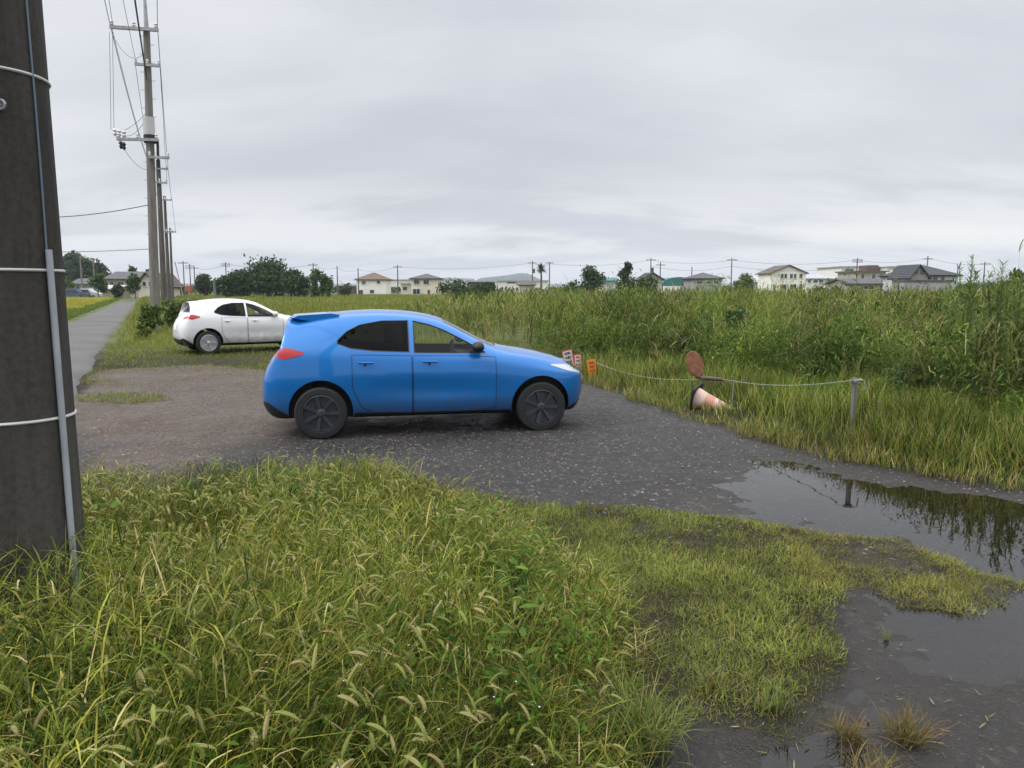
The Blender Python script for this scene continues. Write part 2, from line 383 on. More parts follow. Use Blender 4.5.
# lane on the left
rm = bpy.data.materials.new('lane_asphalt'); rm.use_nodes = True; t = rm.node_tree; P = t.nodes['Principled BSDF']; co = nn('ShaderNodeTexCoord')
big = tex(0.5, 6); fine = tex(45, 4); vor = nn('ShaderNodeTexVoronoi', Scale=60.0); lk(co.outputs['Object'], vor.inputs['Vector'])
b0 = mixc(rng_(big, 0.35, 0.65), (0.085, 0.083, 0.08), (0.13, 0.127, 0.12)); lk(mixc(rng_(fine, 0.4, 0.65, 0, 0.5), b0, (0.17, 0.165, 0.155)), P.inputs['Base Color'])
P.inputs['Roughness'].default_value = 0.85; P.inputs['Specular IOR Level'].default_value = 0.2; bmp = nn('ShaderNodeBump', Strength=0.4, Distance=0.01); lk(fine, bmp.inputs['Height']); lk(bmp.outputs[0], P.inputs['Normal'])
ys = np.arange(9.0, 92, 0.3); cs = np.linspace(0, 1, 13)
def road_left(y): return road_x(y) - np.interp(y, [4, 40, 90], [3.0, 2.75, 2.4])
jr = 0.22 * fbm(ys * 0.9, ys * 0 + 3.3, 1.0, 4, 51); jl = 0.18 * fbm(ys * 0.9, ys * 0 + 8.3, 1.0, 4, 52)
XL, XR = road_left(ys) + jl, road_x(ys) + jr + 0.1
RX = XL[:, None] * (1 - cs) + XR[:, None] * cs; RY = np.repeat(ys[:, None], 13, 1)
RZ = height(RX, RY) * 0.5 + 0.045 + 0.05 * (1 - (2 * cs - 1) ** 2); RZ[:, 0] -= 0.2; RZ[:, -1] -= 0.2; RZ[0] -= 0.2
ii = np.arange(RX.size).reshape(RX.shape); a, b, c, d = ii[:-1, :-1], ii[:-1, 1:], ii[1:, 1:], ii[1:, :-1]
tag(npmesh('road', np.stack([RX, RY, RZ], -1), np.concatenate([np.stack([a, b, c], -1).reshape(-1, 3), np.stack([a, c, d], -1).reshape(-1, 3)]), None, rm, smooth=True), kind='structure')
# ------------------------------------------------------------------ vegetation
G_FRESH, G_YEL, G_DRY, G_DARK, G_OLIVE = (0.105, 0.160, 0.022), (0.33, 0.32, 0.060), (0.50, 0.42, 0.19), (0.026, 0.050, 0.010), (0.19, 0.21, 0.034)
def scatter(n, x0, x1, y0, y1):
    return RNG.uniform(x0, x1, n), RNG.uniform(y0, y1, n)
def inview(x, y, margin=0.06, zt=1.0):
    dep = y * math.cos(CAM_T) + 0.15
    return (dep > 0.3) & (np.abs(x) < dep * (512 / CAM_F + margin) + 0.35)
def rootz(x, y, off=0.0): return np.stack([x, y, height(x, y) + off], 1)
def stub(s, a, b): return a + (b - a) * s

# --- tall foxtail grass in the foreground
acc = Acc()
def dens_pts(n, box, poly, wobf=0.14, lo=0.0, ynear=None):
    x, y = scatter(n, *box); k = inview(x, y)
    x, y = x[k], y[k]; s = sdist(poly, x, y) + wobf * fbm(x, y, 1.6, 3, 5) + 0.06 * fbm(x, y, 7, 2, 41)
    k = s > lo; return x[k], y[k], s[k]
x, y, s = dens_pts(300000, (-5.2, 0.75, 0.9, 7.0), TALL)
keep = RNG.random(len(x)) < np.clip(0.58 + 1.7 * fbm(x, y, 4.5, 3, 71) + 0.4 * fbm(x, y, 1.5, 2, 72) + 0.8 * sm(-np.hypot(x + 1.3, y - 2.0), -0.8, -0.3), 0.10, 1) * np.clip(3.3 / y, 0.45, 1.0)
x, y, s = x[keep], y[keep], s[keep]
clump = fbm(x, y, 1.3, 3, 12); tall = stub(sm(s, 0, 0.9), 0.14, 0.44) * (1 + 0.35 * clump)
near = sm(-y, -2.2, -1.2)
pz_ = np.hypot(x + 1.3, y - 2.0); tall = tall * (1 + 0.75 * sm(-pz_, -1.1, -0.3))
n = len(x); az = RNG.uniform(0, 2 * np.pi, n); flow = RNG.random(n) < 0.3
az = np.where(flow, -0.4 + 4.0 * fbm(x, y, 0.9, 2, 14) + RNG.normal(0, 0.4, n), az)
fld = np.clip(0.98 + 0.9 * fbm(x, y, 1.5, 4, 77), 0.35, 1.6)
c = pal(n, [G_FRESH, G_YEL, G_DRY, G_DARK, G_OLIVE], [24, 25, 7, 22, 26], 0.22, fld)
L = tall * RNG.uniform(0.5, 1.15, n); hi = RNG.random(n) < 0.66; rt = rootz(x, y, -0.02)
rt[:, 2] += np.where(hi, tall * RNG.uniform(0.15, 0.85, n), 0); L = np.where(hi, RNG.uniform(0.05, 0.19, n), L)
az = np.where(hi & (RNG.random(n) < 0.7), RNG.uniform(0, 2 * np.pi, n), az)
blades(acc, rt, L, np.where(hi, RNG.uniform(0.002, 0.0065, n), RNG.uniform(0.0015, 0.0045, n)), az, np.where(hi, RNG.uniform(0.3, 1.2, n), RNG.uniform(0.05, 0.5, n)), np.where(hi, RNG.uniform(0.1, 1.6, n), RNG.uniform(0.2, 1.3, n)), c, 3, 0.6)
# thatch, low dry blades and straw between the stems
x, y, s = dens_pts(50000, (-5.2, 0.75, 0.9, 7.0), TALL); n = len(x)
c = pal(n, [G_DRY, (0.22, 0.17, 0.08), G_OLIVE], [3, 4, 3], 0.25)
blades(acc, rootz(x, y, 0.0), RNG.uniform(0.08, 0.25, n), RNG.uniform(0.003, 0.006, n), RNG.uniform(0, 6.28, n), RNG.uniform(0.7, 1.4, n), RNG.uniform(0, 0.8, n), c, 2, 1.0)
# low broad leaves (herbs) in drifts
x, y, s = dens_pts(30000, (-4.5, 0.6, 1.0, 6.2), TALL, lo=0.15)
k = (fbm(x, y, 1.2, 3, 58) > 0.12) | (sdist([(-1.4, 2.0), (-0.5, 1.8), (-0.2, 2.6), (-1.1, 2.9)], x, y) > 0); k &= RNG.random(len(x)) < 0.45; x, y = x[k], y[k]; n = len(x)
for q in range(3):
    c = pal(n, [(0.055, 0.125, 0.014), (0.09, 0.17, 0.02), (0.17, 0.24, 0.03)], [4, 4, 2], 0.2)
    rt = rootz(x, y, 0.0); rt[:, 2] += RNG.uniform(0.08, 0.34, n); rt[:, :2] += RNG.normal(0, 0.02, (n, 2))
    blades(acc, rt, RNG.uniform(0.02, 0.055, n), RNG.uniform(0.007, 0.017, n), RNG.uniform(0, 6.28, n), RNG.uniform(0.6, 1.4, n), RNG.uniform(0, 1.0, n), c, 3, 0.2, [0.35, 1.0, 0.7, 0])
# a few larger leaved weeds and tiny white flowers among the stems
for bx_, by_ in zip(RNG.uniform(-2.6, 0.2, 34), RNG.uniform(2.3, 5.0, 34)):
    if float(sdist(TALL, [bx_], [by_])[0]) < 0.25 or abs(bx_) > by_ * 0.72: continue
    m_ = 34; z0_ = float(height([bx_], [by_])[0]); hw_ = RNG.uniform(0.22, 0.48)
    rt = np.stack([bx_ + RNG.normal(0, .05, m_), by_ + RNG.normal(0, .05, m_), z0_ + hw_ * RNG.uniform(.35, 1, m_)], 1)
    blades(acc, rt, RNG.uniform(0.04, 0.085, m_), RNG.uniform(0.018, 0.036, m_), RNG.uniform(0, 6.28, m_), RNG.uniform(0.8, 1.5, m_), RNG.uniform(0, 0.8, m_), pal(m_, [(0.05, 0.11, 0.016), (0.10, 0.17, 0.03), (0.16, 0.22, 0.04)], [2, 3, 1], .2), 3, .3, [0.3, 1.0, 0.75, 0])
m_ = 130; fx_, fy_ = RNG.uniform(-1.8, 0.2, m_), RNG.uniform(1.5, 4.5, m_); rt = rootz(fx_, fy_, 0); rt[:, 2] += RNG.uniform(.28, .42, m_)
for q in range(5): blades(acc, rt, .005, .004, np.full(m_, q * 1.257), 1.2, .3, np.tile(np.array([[.75, .75, .72]]), (m_, 1)), 1, .1)
fg = acc.build('tall_grass', LEAF); tag(fg, 'tangled tall green and straw coloured grass bank in the foreground', 'grass', kind='stuff')

# --- foxtail seed heads on thin drooping stems
acc = Acc()
x, y, s = dens_pts(5600, (-4.6, 0.55, 1.1, 6.4), TALL, lo=0.12)
k = RNG.random(len(x)) < np.clip(0.75 + 0.9 * fbm(x, y, 1.0, 2, 91) - 0.8 * sm(y, 4.2, 5.4), 0.03, 1); x, y, s = x[k][:2200], y[k][:2200], s[k][:2200]
for i in range(len(x)):
    r0 = Vector((x[i], y[i], float(height([x[i]], [y[i]])[0])))
    hgt = (0.16 + 0.30 * float(sm(s[i], 0, 0.9))) * random.uniform(0.75, 1.25) * (1 - 0.25 * float(sm(y[i], 3.5, 5))); az = random.uniform(0, 6.28) if random.random() < .5 else random.gauss(-0.3, 0.6)
    d = Vector((math.cos(az), math.sin(az), 0)); p = r0.copy(); th = random.uniform(0.0, 0.3); pts = [p.copy()]
    for k_ in range(5):
        th += 0.05; p = p + (d * math.sin(th) + Vector((0, 0, math.cos(th)))) * hgt / 5; pts.append(p.copy())
    hl = random.uniform(0.036, 0.062); rr = random.uniform(0.0040, 0.0056); head = [p.copy()]; droop = random.random() < 0.62; bend = random.uniform(1.5, 2.6) if droop else random.uniform(0.1, 0.9)
    if droop:
        for k_ in range(2):
            th += bend * 0.28; p = p + (d * math.sin(th) + Vector((0, 0, math.cos(th)))) * 0.012; pts.append(p.copy())
        head = [p.copy()]; bend *= 0.44
    for k_ in range(6):
        th += bend / 6; p = p + (d * math.sin(th) + Vector((0, 0, math.cos(th)))) * hl / 6; head.append(p.copy())
    sc = random.choice([(0.38, 0.41, 0.12), (0.46, 0.44, 0.16), (0.30, 0.36, 0.09), (0.52, 0.46, 0.20)])
    sc = np.array(sc) * random.uniform(0.85, 1.1); gcol = np.array(random.choice([G_OLIVE, G_YEL, G_FRESH]))
    def tube_np(P, rad, n_, c_):
        V = []; sidev = d.cross(Vector((0, 0, 1)))
        for j, q in enumerate(P):
            tt = (P[min(j + 1, len(P) - 1)] - P[max(j - 1, 0)]).normalized(); u = sidev; v = tt.cross(u)
            for m2 in range(n_):
                a = 2 * math.pi * m2 / n_; V.append(q + (u * math.cos(a) + v * math.sin(a)) * rad[j])
        Tt = []
        for j in range(len(P) - 1):
            for m2 in range(n_):
                a = j * n_ + m2; b2 = j * n_ + (m2 + 1) % n_; Tt += [(a, b2, b2 + n_), (a, b2 + n_, a + n_)]
        V = np.array([tuple(q) for q in V]); acc.add(V, np.array(Tt), np.repeat(c_[None], len(V), 0))
    tube_np(pts, [0.0009] * len(pts), 3, gcol); tube_np(head, [rr * q for q in (0.45, 0.85, 1, 1, 0.9, 0.7, 0.25)], 5, sc * 0.85)
    nb = 46; j = RNG.uniform(0, 5.9, nb); P = np.array([tuple(q) for q in head]); j0 = j.astype(int); f = (j - j0)[:, None]
    base = P[j0] * (1 - f) + P[j0 + 1] * f
    tg = P[j0 + 1] - P[j0]; tg /= np.linalg.norm(tg, axis=1)[:, None]; rnd = RNG.normal(0, 1, (nb, 3)); rnd -= (rnd * tg).sum(1)[:, None] * tg; rnd /= np.linalg.norm(rnd, axis=1)[:, None]
    tip = base + rnd * rr * 2.1 + tg * 0.007; sd2 = np.cross(rnd, tg) * 0.0007
    acc.add(np.stack([base - sd2, base + sd2, tip], 1), np.arange(nb * 3).reshape(-1, 3), np.repeat((sc * 1.15)[None], nb * 3, 0))
fx = acc.build('foxtail_seed_heads', LEAF); tag(fx, 'bristly pale foxtail seed heads nodding over the foreground grass', 'grass', kind='stuff')

# --- short grass mat round the puddles
acc = Acc()
x, y, s = dens_pts(260000, (-1.2, 3.2, 1.9, 6.6), MAT)
hum = fbm(x, y, 3.2, 3, 23); k = (RNG.random(len(x)) < np.clip(1.05 + 1.1 * hum, 0.45, 1) * np.clip(4.2 / y, 0.5, 1)); x, y, s, hum = x[k], y[k], s[k], hum[k]; n = len(x)
brown = sm(fbm(x, y, 0.9, 3, 64) + 0.5 * sm(x, 0.8, 2.5), 0.0, 0.5)
c = pal(n, [(0.16, 0.215, 0.040), (0.28, 0.295, 0.065), (0.36, 0.31, 0.11), (0.04, 0.068, 0.014)], [36, 32, 16, 14], 0.2, 0.95 + 0.6 * hum)
c2 = pal(n, [(0.32, 0.28, 0.07), (0.25, 0.22, 0.06), (0.22, 0.26, 0.05), (0.36, 0.27, 0.11)], [3, 3, 3, 1.5], 0.2, 0.9 + 0.3 * hum)
kk = RNG.random(n) < brown * 0.6; c[kk] = c2[kk]
L = RNG.uniform(0.02, 0.075, n) * (1 + 0.6 * hum) * stub(sm(s, 0, 0.25), 0.75, 1.0) * np.where(x < 0.7, 1.35, 1.0)
blades(acc, rootz(x, y, -0.005), L, RNG.uniform(0.0018, 0.0042, n), RNG.uniform(0, 6.28, n), RNG.uniform(0.1, 1.2, n), RNG.uniform(0.0, 1.3, n), c, 2, 0.8)
tag(acc.build('short_grass', LEAF), 'low matted olive grass growing round the puddle edges', 'grass', kind='stuff')

# --- grass strip between lot and reeds (right), knee high
acc = Acc()
x, y = scatter(260000, 0.6, 9.5, 4.2, 17.0); k = inview(x, y, 0.1); x, y = x[k], y[k]
ex = x - right_edge_x(y) + 0.16 * fbm(x, y, 1.4, 3, 5) + 0.08 * fbm(x, y, 6, 2, 7)
ex = ex + 0.14; k = (ex > 0) & (ex < 3.5); x, y, ex = x[k], y[k], ex[k]
cl = fbm(x, y, 2.4, 3, 18); k = RNG.random(len(x)) < np.clip(0.68 + 1.2 * cl, 0.2, 1) * np.clip(7 / y, 0.35, 1); x, y, ex, cl = x[k], y[k], ex[k], cl[k]; n = len(x)
dry = np.exp(-ex / 0.55)
c = pal(n, [G_FRESH, G_YEL, (0.14, 0.22, 0.04), G_DRY, G_DARK], [28, 22, 26, 7, 14], 0.22, 0.92 + 0.7 * fbm(x, y, 1.1, 3, 3))
c2 = pal(n, [(0.33, 0.28, 0.10), (0.26, 0.25, 0.08), (0.20, 0.15, 0.07)], [3, 4, 2], 0.2); kk = RNG.random(n) < dry * 0.65; c[kk] = c2[kk]
L = stub(sm(ex, 0, 0.9), 0.18, 0.42) * RNG.uniform(0.6, 1.2, n) * (1 + 0.35 * cl)
L = np.where((np.abs(x - 2.72) < 0.42) & (y > 9.3) & (y < 11.0), L * 0.5, L)
blades(acc, rootz(x, y, -0.02), L, RNG.uniform(0.005, 0.010, n), RNG.uniform(0, 6.28, n), RNG.uniform(0.02, 0.4, n), RNG.uniform(0.1, 1.1, n), c, 3, 0.5)
tag(acc.build('verge_grass', LEAF), 'knee high yellow green grass along the far edge of the puddle', 'grass', kind='stuff')

# --- reeds and tall weeds behind the strip
REED = [(6.6, 6.6), (5.6, 8.4), (4.9, 10.0), (4.2, 12.0), (3.3, 14.0), (2.3, 15.6), (1.2, 17.0), (-0.2, 20), (-2.0, 25), (-4.0, 33), (-6.5, 45), (-8, 60), (-8, 75), (60, 75), (60, 40), (30, 8), (16, 4)]
acc = Acc()
def reed_batch(n0, y0, y1, wscale, nl, seed, hs=1.0):
    yy = RNG.uniform(y0, y1, n0); xx = RNG.uniform(-8, 52, n0); k = inview(xx, yy, 0.12); xx, yy = xx[k], yy[k]
    s = sdist(REED, xx, yy) + 0.5 * fbm(xx, yy, 0.7, 3, 4); k = s > 0
    xx, yy, s = xx[k], yy[k], s[k]
    cl = fbm(xx, yy, 0.45, 3, 31); k = RNG.random(len(xx)) < np.clip(0.75 + 1.5 * fbm(xx, yy, 0.9, 3, 8), 0.08, 1); xx, yy, s, cl = xx[k], yy[k], s[k], cl[k]
    n = len(xx)
    hgt = (stub(sm(s, 0, 2.2), 0.70, 1.28) + 0.36 * cl + 0.26 * fbm(xx, yy, 2.0, 2, 44)) * hs
    hgt *= stub(sm(xx / yy, -0.16, 0.02), 0.62, 1.0)                      # lower towards the far left
    hgt += 0.55 * sm(xx / yy, 0.54, 0.66) * sm(-yy, -22, -14)                              # rank growth on the far right
    hgt *= RNG.uniform(0.80, 1.10, n) * np.where(RNG.random(n) < 0.07, RNG.uniform(1.1, 1.3, n), 1.0)
    root = rootz(xx, yy, -0.03); az = RNG.uniform(0, 6.28, n); lean = RNG.uniform(0, 0.22, n)
    tone = fbm(xx, yy, 0.6, 3, 52)
    c = pal(n, [(0.115, 0.17, 0.026), (0.17, 0.225, 0.038), (0.25, 0.28, 0.055), (0.05, 0.085, 0.016), (0.33, 0.27, 0.11)], [30, 32, 16, 16, 5], 0.16, np.clip(0.80 + 0.85 * tone, 0.35, 1.5))
    st_ = (fbm(xx, yy, 0.33, 3, 99) > 0.12) & (RNG.random(n) < 0.5); c[st_] = c[st_] * 0.5 + np.array((0.30, 0.26, 0.11)) * 0.5 * RNG.uniform(.7, 1.2, (int(st_.sum()), 1))
    blades(acc, root, hgt, 0.009 * wscale, az, lean, 0.15, c * 0.95, 2, 0.3, [1, 0.8, 0.0])
    for j in range(nl):
        f = RNG.uniform(0.18, 1.0, n); pz = root.copy(); pz[:, 2] += hgt * f * np.cos(lean)
        pz[:, 0] += np.cos(az) * np.sin(lean) * hgt * f; pz[:, 1] += np.sin(az) * np.sin(lean) * hgt * f
        la = RNG.uniform(0, 6.28, n); cc = np.clip(c * RNG.uniform(0.75, 1.3, (n, 1)), 0, 1)
        dr = RNG.random(n) < 0.045; cc[dr] = np.array((0.42, 0.33, 0.17))
        dn = (f < 0.4) & (RNG.random(n) < 0.4); cc[dn] = np.array((0.17, 0.13, 0.07))
        blades(acc, pz, RNG.uniform(0.18, 0.52, n) * (1.1 - 0.4 * f) * wscale ** 0.5, RNG.uniform(0.008, 0.019, n) * wscale, la, RNG.uniform(0.1, 0.75, n), RNG.uniform(0.2, 1.7, n), cc, 3 if wscale < 1.6 else 2, 0.4)
reed_batch(11000, 6.0, 18.0, 1.0, 13, 1)
reed_batch(9000, 18.0, 32.0, 1.7, 10, 2)
reed_batch(9000, 32.0, 74.0, 3.0, 7, 3)
tag(acc.build('reeds', LEAF), 'dense man high wall of green reeds and weeds across the field', 'reeds', kind='stuff')

# leafy undergrowth at the feet of the reeds
acc = Acc()
x, y = scatter(90000, 0.5, 13, 6, 19); k = inview(x, y, 0.1); x, y = x[k], y[k]
s = sdist(REED, x, y) + 0.4 * fbm(x, y, 0.9, 3, 61); k = (s > -0.9) & (s < 1.3) & (fbm(x, y, 1.5, 3, 62) > -0.25); x, y, s = x[k], y[k], s[k]; n = len(x)
rt = rootz(x, y, 0); top = stub(sm(s, -0.9, 0.6), 0.25, 0.95) * (1 + 0.3 * fbm(x, y, 1.5, 2, 63)); rt[:, 2] += RNG.random(n) ** 0.6 * top
c = pal(n, [(0.07, 0.12, 0.022), (0.11, 0.17, 0.034), (0.04, 0.07, 0.016), (0.15, 0.20, 0.045)], [4, 4, 3, 2], 0.2)
blades(acc, rt, RNG.uniform(0.06, 0.15, n), RNG.uniform(0.012, 0.03, n), RNG.uniform(0, 6.28, n), RNG.uniform(0.5, 1.5, n), RNG.uniform(0, 0.9, n), c, 3, 0.6, [0.4, 1, 0.7, 0])
# tangled leafy masses leaning out of the reeds
cx_, cy_ = scatter(420, 0.8, 16, 6.5, 24); sdd = sdist(REED, cx_, cy_); k = (sdd > 0.1) & (sdd < 4.5) & inview(cx_, cy_, 0.05); cx_, cy_ = cx_[k][:95], cy_[k][:95]
tx_, ty_ = scatter(260, 0, 22, 12, 26); k = (sdist(REED, tx_, ty_) > 1.0) & inview(tx_, ty_, 0.05) & (tx_ / ty_ > -0.05); tx_, ty_ = tx_[k][:60], ty_[k][:60]; n_low = len(cx_); cx_ = np.concatenate([cx_, tx_]); cy_ = np.concatenate([cy_, ty_])
for q, (bx_, by_) in enumerate(zip(cx_, cy_)):
    tallr = 1.0 + 0.45 * float(sm(bx_ / by_, .5, .62)); rr_ = RNG.uniform(0.3, 0.8); hz_ = RNG.uniform(0.35, 1.15) * tallr if q < n_low else RNG.uniform(1.25, 1.95) + 0.5 * float(sm(bx_ / by_, .54, .66)); m_ = int(900 * rr_ / .5)
    dd = RNG.normal(0, 1, (m_, 3)); dd /= np.linalg.norm(dd, axis=1)[:, None]; dd *= (RNG.random(m_) ** .4)[:, None]
    rt = np.stack([bx_ + dd[:, 0] * rr_, by_ + dd[:, 1] * rr_ * .8, 0.1 + hz_ * (0.55 + 0.5 * dd[:, 2]) + 0.12 * fbm(bx_ + dd[:, 0], by_ + dd[:, 1] + dd[:, 2], 4, 2, 5)], 1)
    hue = [(0.04, 0.075, 0.012), (0.10, 0.16, 0.025), (0.17, 0.23, 0.04), (0.022, 0.042, 0.009), (0.06, 0.10, 0.018)][q % 5]
    blades(acc, rt, RNG.uniform(0.04, 0.13, m_), RNG.uniform(0.010, 0.030, m_), RNG.uniform(0, 6.28, m_), RNG.uniform(0.4, 1.6, m_), RNG.uniform(0, 0.9, m_), pal(m_, [hue, tuple(1.4 * v for v in hue)], [2, 1], 0.25), 3, 0.6, [0.4, 1, 0.7, 0])
    if q % 3 == 0:      # dry twigs and dead leaves
        m_ = 40; rt = np.stack([bx_ + RNG.normal(0, rr_ * .6, m_), by_ + RNG.normal(0, rr_ * .4, m_) - .2, RNG.uniform(.2, hz_ + .2, m_)], 1)
        blades(acc, rt, RNG.uniform(0.1, 0.5, m_), RNG.uniform(0.005, 0.02, m_), RNG.uniform(0, 6.28, m_), RNG.uniform(0.3, 2.2, m_), RNG.uniform(0, 1, m_), pal(m_, [(0.40, 0.28, 0.13), (0.28, 0.19, 0.09), (0.5, 0.42, 0.22)], [1, 1, 1]), 3, 0.6)
tag(acc.build('undergrowth', LEAF), 'dark leafy weeds crowded at the foot of the reeds', 'weeds', kind='stuff')

# --- far meadow and left verge
acc = Acc()
n0 = 200000; yy = 15.2 * np.exp(RNG.uniform(0, 1, n0) * math.log(170 / 15.2)); xx = RNG.uniform(-0.75, 0.12, n0) * yy
k = inview(xx, yy, 0.06) & (xx > road_x(yy) + 0.10 + 0.25 * fbm(xx, yy, 1.0, 3, 77)) & (sdist(REED, xx, yy) < 0.3) & ~((sdist(LOT, xx, yy) + 0.25 * fbm(xx, yy, 1.2, 3, 5) > 0.0)); xx, yy = xx[k], yy[k]; n = len(xx)
edge = sm(-(sdist(LOT, xx, yy)), 0, 3.0)
hh = stub(edge, 0.05, 0.26) * stub(sm(np.hypot(xx + 7.1, yy - 20.3), 2.0, 4.0), 0.35, 1) * (1 + 0.5 * fbm(xx, yy, 0.5, 3, 6)); hh *= 1 + 1.0 * sm(yy, 26, 40)
lf = sm(xx - road_x(yy), 0.0, 1.2); hh *= stub(lf, 0.4, 1)
c = pal(n, [(0.15, 0.20, 0.03), (0.25, 0.26, 0.05), (0.34, 0.28, 0.11), (0.07, 0.11, 0.018)], [34, 28, 14, 14], 0.16, 1 + 0.3 * fbm(xx, yy, 0.3, 3, 19))
far = np.clip(yy / 17, 1, 12)
blades(acc, rootz(xx, yy, -0.02), hh * RNG.uniform(0.6, 1.3, n), 0.008 * far, RNG.uniform(0, 6.28, n), RNG.uniform(0.05, 0.5, n), RNG.uniform(0.1, 1.0, n), c, 2, 0.6)
# sparse grass creeping over the gravel by the lane and the small island patch
x, y = scatter(60000, -9.5, -2.0, 9.5, 17); PATCH = [(-6.5, 11.4), (-5.6, 11.2), (-5.1, 11.6), (-5.7, 12.1), (-6.4, 12.3), (-6.75, 11.9)]
pp = sdist(PATCH, x, y) + 0.15 * fbm(x, y, 3, 3, 3); lo_ = sdist(LOT, x, y)
pr = np.where(pp > 0, 0.9, 0) + np.exp(-np.clip(lo_, 0, 9) / 0.6) * 0.35 * (fbm(x, y, 1.3, 3, 27) > -0.1) * (y > 13)
k = (RNG.random(len(x)) < pr) & (x > road_x(y) - 0.1); x, y = x[k], y[k]; n = len(x)
c = pal(n, [(0.16, 0.22, 0.045), (0.24, 0.25, 0.08), (0.3, 0.25, 0.12)], [4, 3, 1.5], 0.2)
blades(acc, rootz(x, y, -0.005), RNG.uniform(0.04, 0.12, n), RNG.uniform(0.006, 0.01, n), RNG.uniform(0, 6.28, n), RNG.uniform(0.1, 0.9, n), RNG.uniform(0, 1, n), c, 2, 0.7)
tag(acc.build('meadow_grass', LEAF), 'rough yellow green meadow grass round the white car and beyond', 'grass', kind='stuff')

# --- ripening rice field beyond the lane, with low banks between the plots
acc = Acc()
n0 = 110000; yy = 34 * np.exp(RNG.uniform(0, 1, n0) * math.log(150 / 34)); xx = RNG.uniform(-0.78, -0.42, n0) * yy
s = road_left(yy) - xx; k = (s > 0.3) & inview(xx, yy, 0.08); xx, yy, s = xx[k], yy[k], s[k]; n = len(xx)
bank = (s < 1.6 + 0.4 * np.sin(yy * 0.5)) | (np.abs(yy - 52 - 0.15 * xx) < 1.0) | (np.abs(yy - 82 + 0.1 * xx) < 1.8) | (np.abs(yy - 112) < 2)
c = pal(n, [(0.38, 0.36, 0.05), (0.30, 0.32, 0.05), (0.42, 0.36, 0.08)], [4, 4, 2], 0.12, 1 + 0.25 * fbm(xx, yy, 0.2, 2, 9))
cb = pal(n, [(0.10, 0.15, 0.03), (0.17, 0.21, 0.05)], [3, 3], 0.15); c[bank] = cb[bank]
blades(acc, rootz(xx, yy, -0.02), np.where(bank, 0.32, 0.5) * RNG.uniform(0.7, 1.15, n), 0.03 * np.clip(yy / 40, 1, 4), RNG.uniform(0, 6.28, n), RNG.uniform(0.1, 0.6, n), RNG.uniform(0.2, 1.0, n), c, 2, 0.6)
tag(acc.build('rice_field', LEAF), 'yellow ripening rice in plots left of the lane', 'rice field', kind='stuff')

# --- loose stones, leaf litter on the lot
acc = Acc()
def stones(n, box, r0, r1, cols, cond=None, zoff=0.0):
    x, y = scatter(n, *box); k = (sdist(LOT, x, y) > 0.05) & (sdist(TALL, x, y) < -0.02) & inview(x, y)
    if cond is not None: k &= cond(x, y)
    x, y = x[k], y[k]; n = len(x)
    r = r0 + (r1 - r0) * RNG.random(n) ** 3
    base = np.array([(1, 0, 0), (0.3, 0.9, 0), (-0.8, 0.6, 0), (-0.8, -0.55, 0), (0.35, -0.95, 0), (0, 0.1, 0.75), (0, 0, -0.5)])
    tr_ = np.array([(0, 1, 5), (1, 2, 5), (2, 3, 5), (3, 4, 5), (4, 0, 5), (1, 0, 6), (2, 1, 6), (3, 2, 6), (4, 3, 6), (0, 4, 6)])
    a = RNG.uniform(0, 6.28, n); V = base[None] * r[:, None, None] * RNG.uniform(0.7, 1.3, (n, 7, 3)); V[:, :, 2] *= 0.7
    ca, sa = np.cos(a)[:, None], np.sin(a)[:, None]; vx = V[:, :, 0] * ca - V[:, :, 1] * sa; vy = V[:, :, 0] * sa + V[:, :, 1] * ca
    V = np.stack([vx, vy, V[:, :, 2]], -1) + rootz(x, y, zoff)[:, None, :]
    acc.add(V, tr_[None] + (np.arange(n) * 7)[:, None, None], np.repeat(pal(n, cols, [1] * len(cols), 0.2)[:, None], 7, 1))
stones(42000, (-7.5, 4.5, 4.8, 14), 0.004, 0.017, [(0.07, 0.068, 0.066), (0.12, 0.115, 0.11), (0.05, 0.05, 0.05), (0.17, 0.14, 0.12)])
stones(8000, (-8, 0.5, 6, 17), 0.005, 0.017, [(0.15, 0.13, 0.11), (0.2, 0.165, 0.14), (0.06, 0.055, 0.05), (0.24, 0.22, 0.2), (0.04, 0.037, 0.034)], lambda x, y: (x < -1.0) & (fbm(x, y, 0.7, 3, 33) > -0.25))
stones(110, (-5, 4.5, 5, 14), 0.008, 0.016, [(0.35, 0.33, 0.30), (0.25, 0.23, 0.2)])
stones(5200, (0.5, 4.2, 1.8, 5.2), 0.002, 0.008, [(0.04, 0.035, 0.03), (0.07, 0.06, 0.05), (0.12, 0.1, 0.08)])
PEB = leafmat('stone', 0.0, 0.7, 0.4); tag(acc.build('loose_gravel', PEB), 'small loose stones scattered over the wet gravel lot', 'gravel', kind='stuff')
acc = Acc()
x, y = scatter(9000, -7, 4.5, 1.6, 14); k = (sdist(TALL, x, y) < 0) & (sdist(LOT, x, y) > 0) & ((x < 0.5) | (y < 5.0) | (RNG.random(len(x)) < 0.05)); x, y = x[k], y[k]; n = len(x)
blades(acc, rootz(x, y, 0.008), RNG.uniform(0.015, 0.06, n), RNG.uniform(0.002, 0.007, n), RNG.uniform(0, 6.28, n), RNG.uniform(1.3, 1.57, n), 0.1, pal(n, [(0.3, 0.22, 0.12), (0.38, 0.33, 0.22), (0.12, 0.08, 0.05), (0.22, 0.24, 0.08)], [3, 2, 3, 1]), 2, 0.2)
tag(acc.build('leaf_litter', LEAF), 'bits of straw and fallen leaves lying on the gravel', 'leaf litter', kind='stuff')

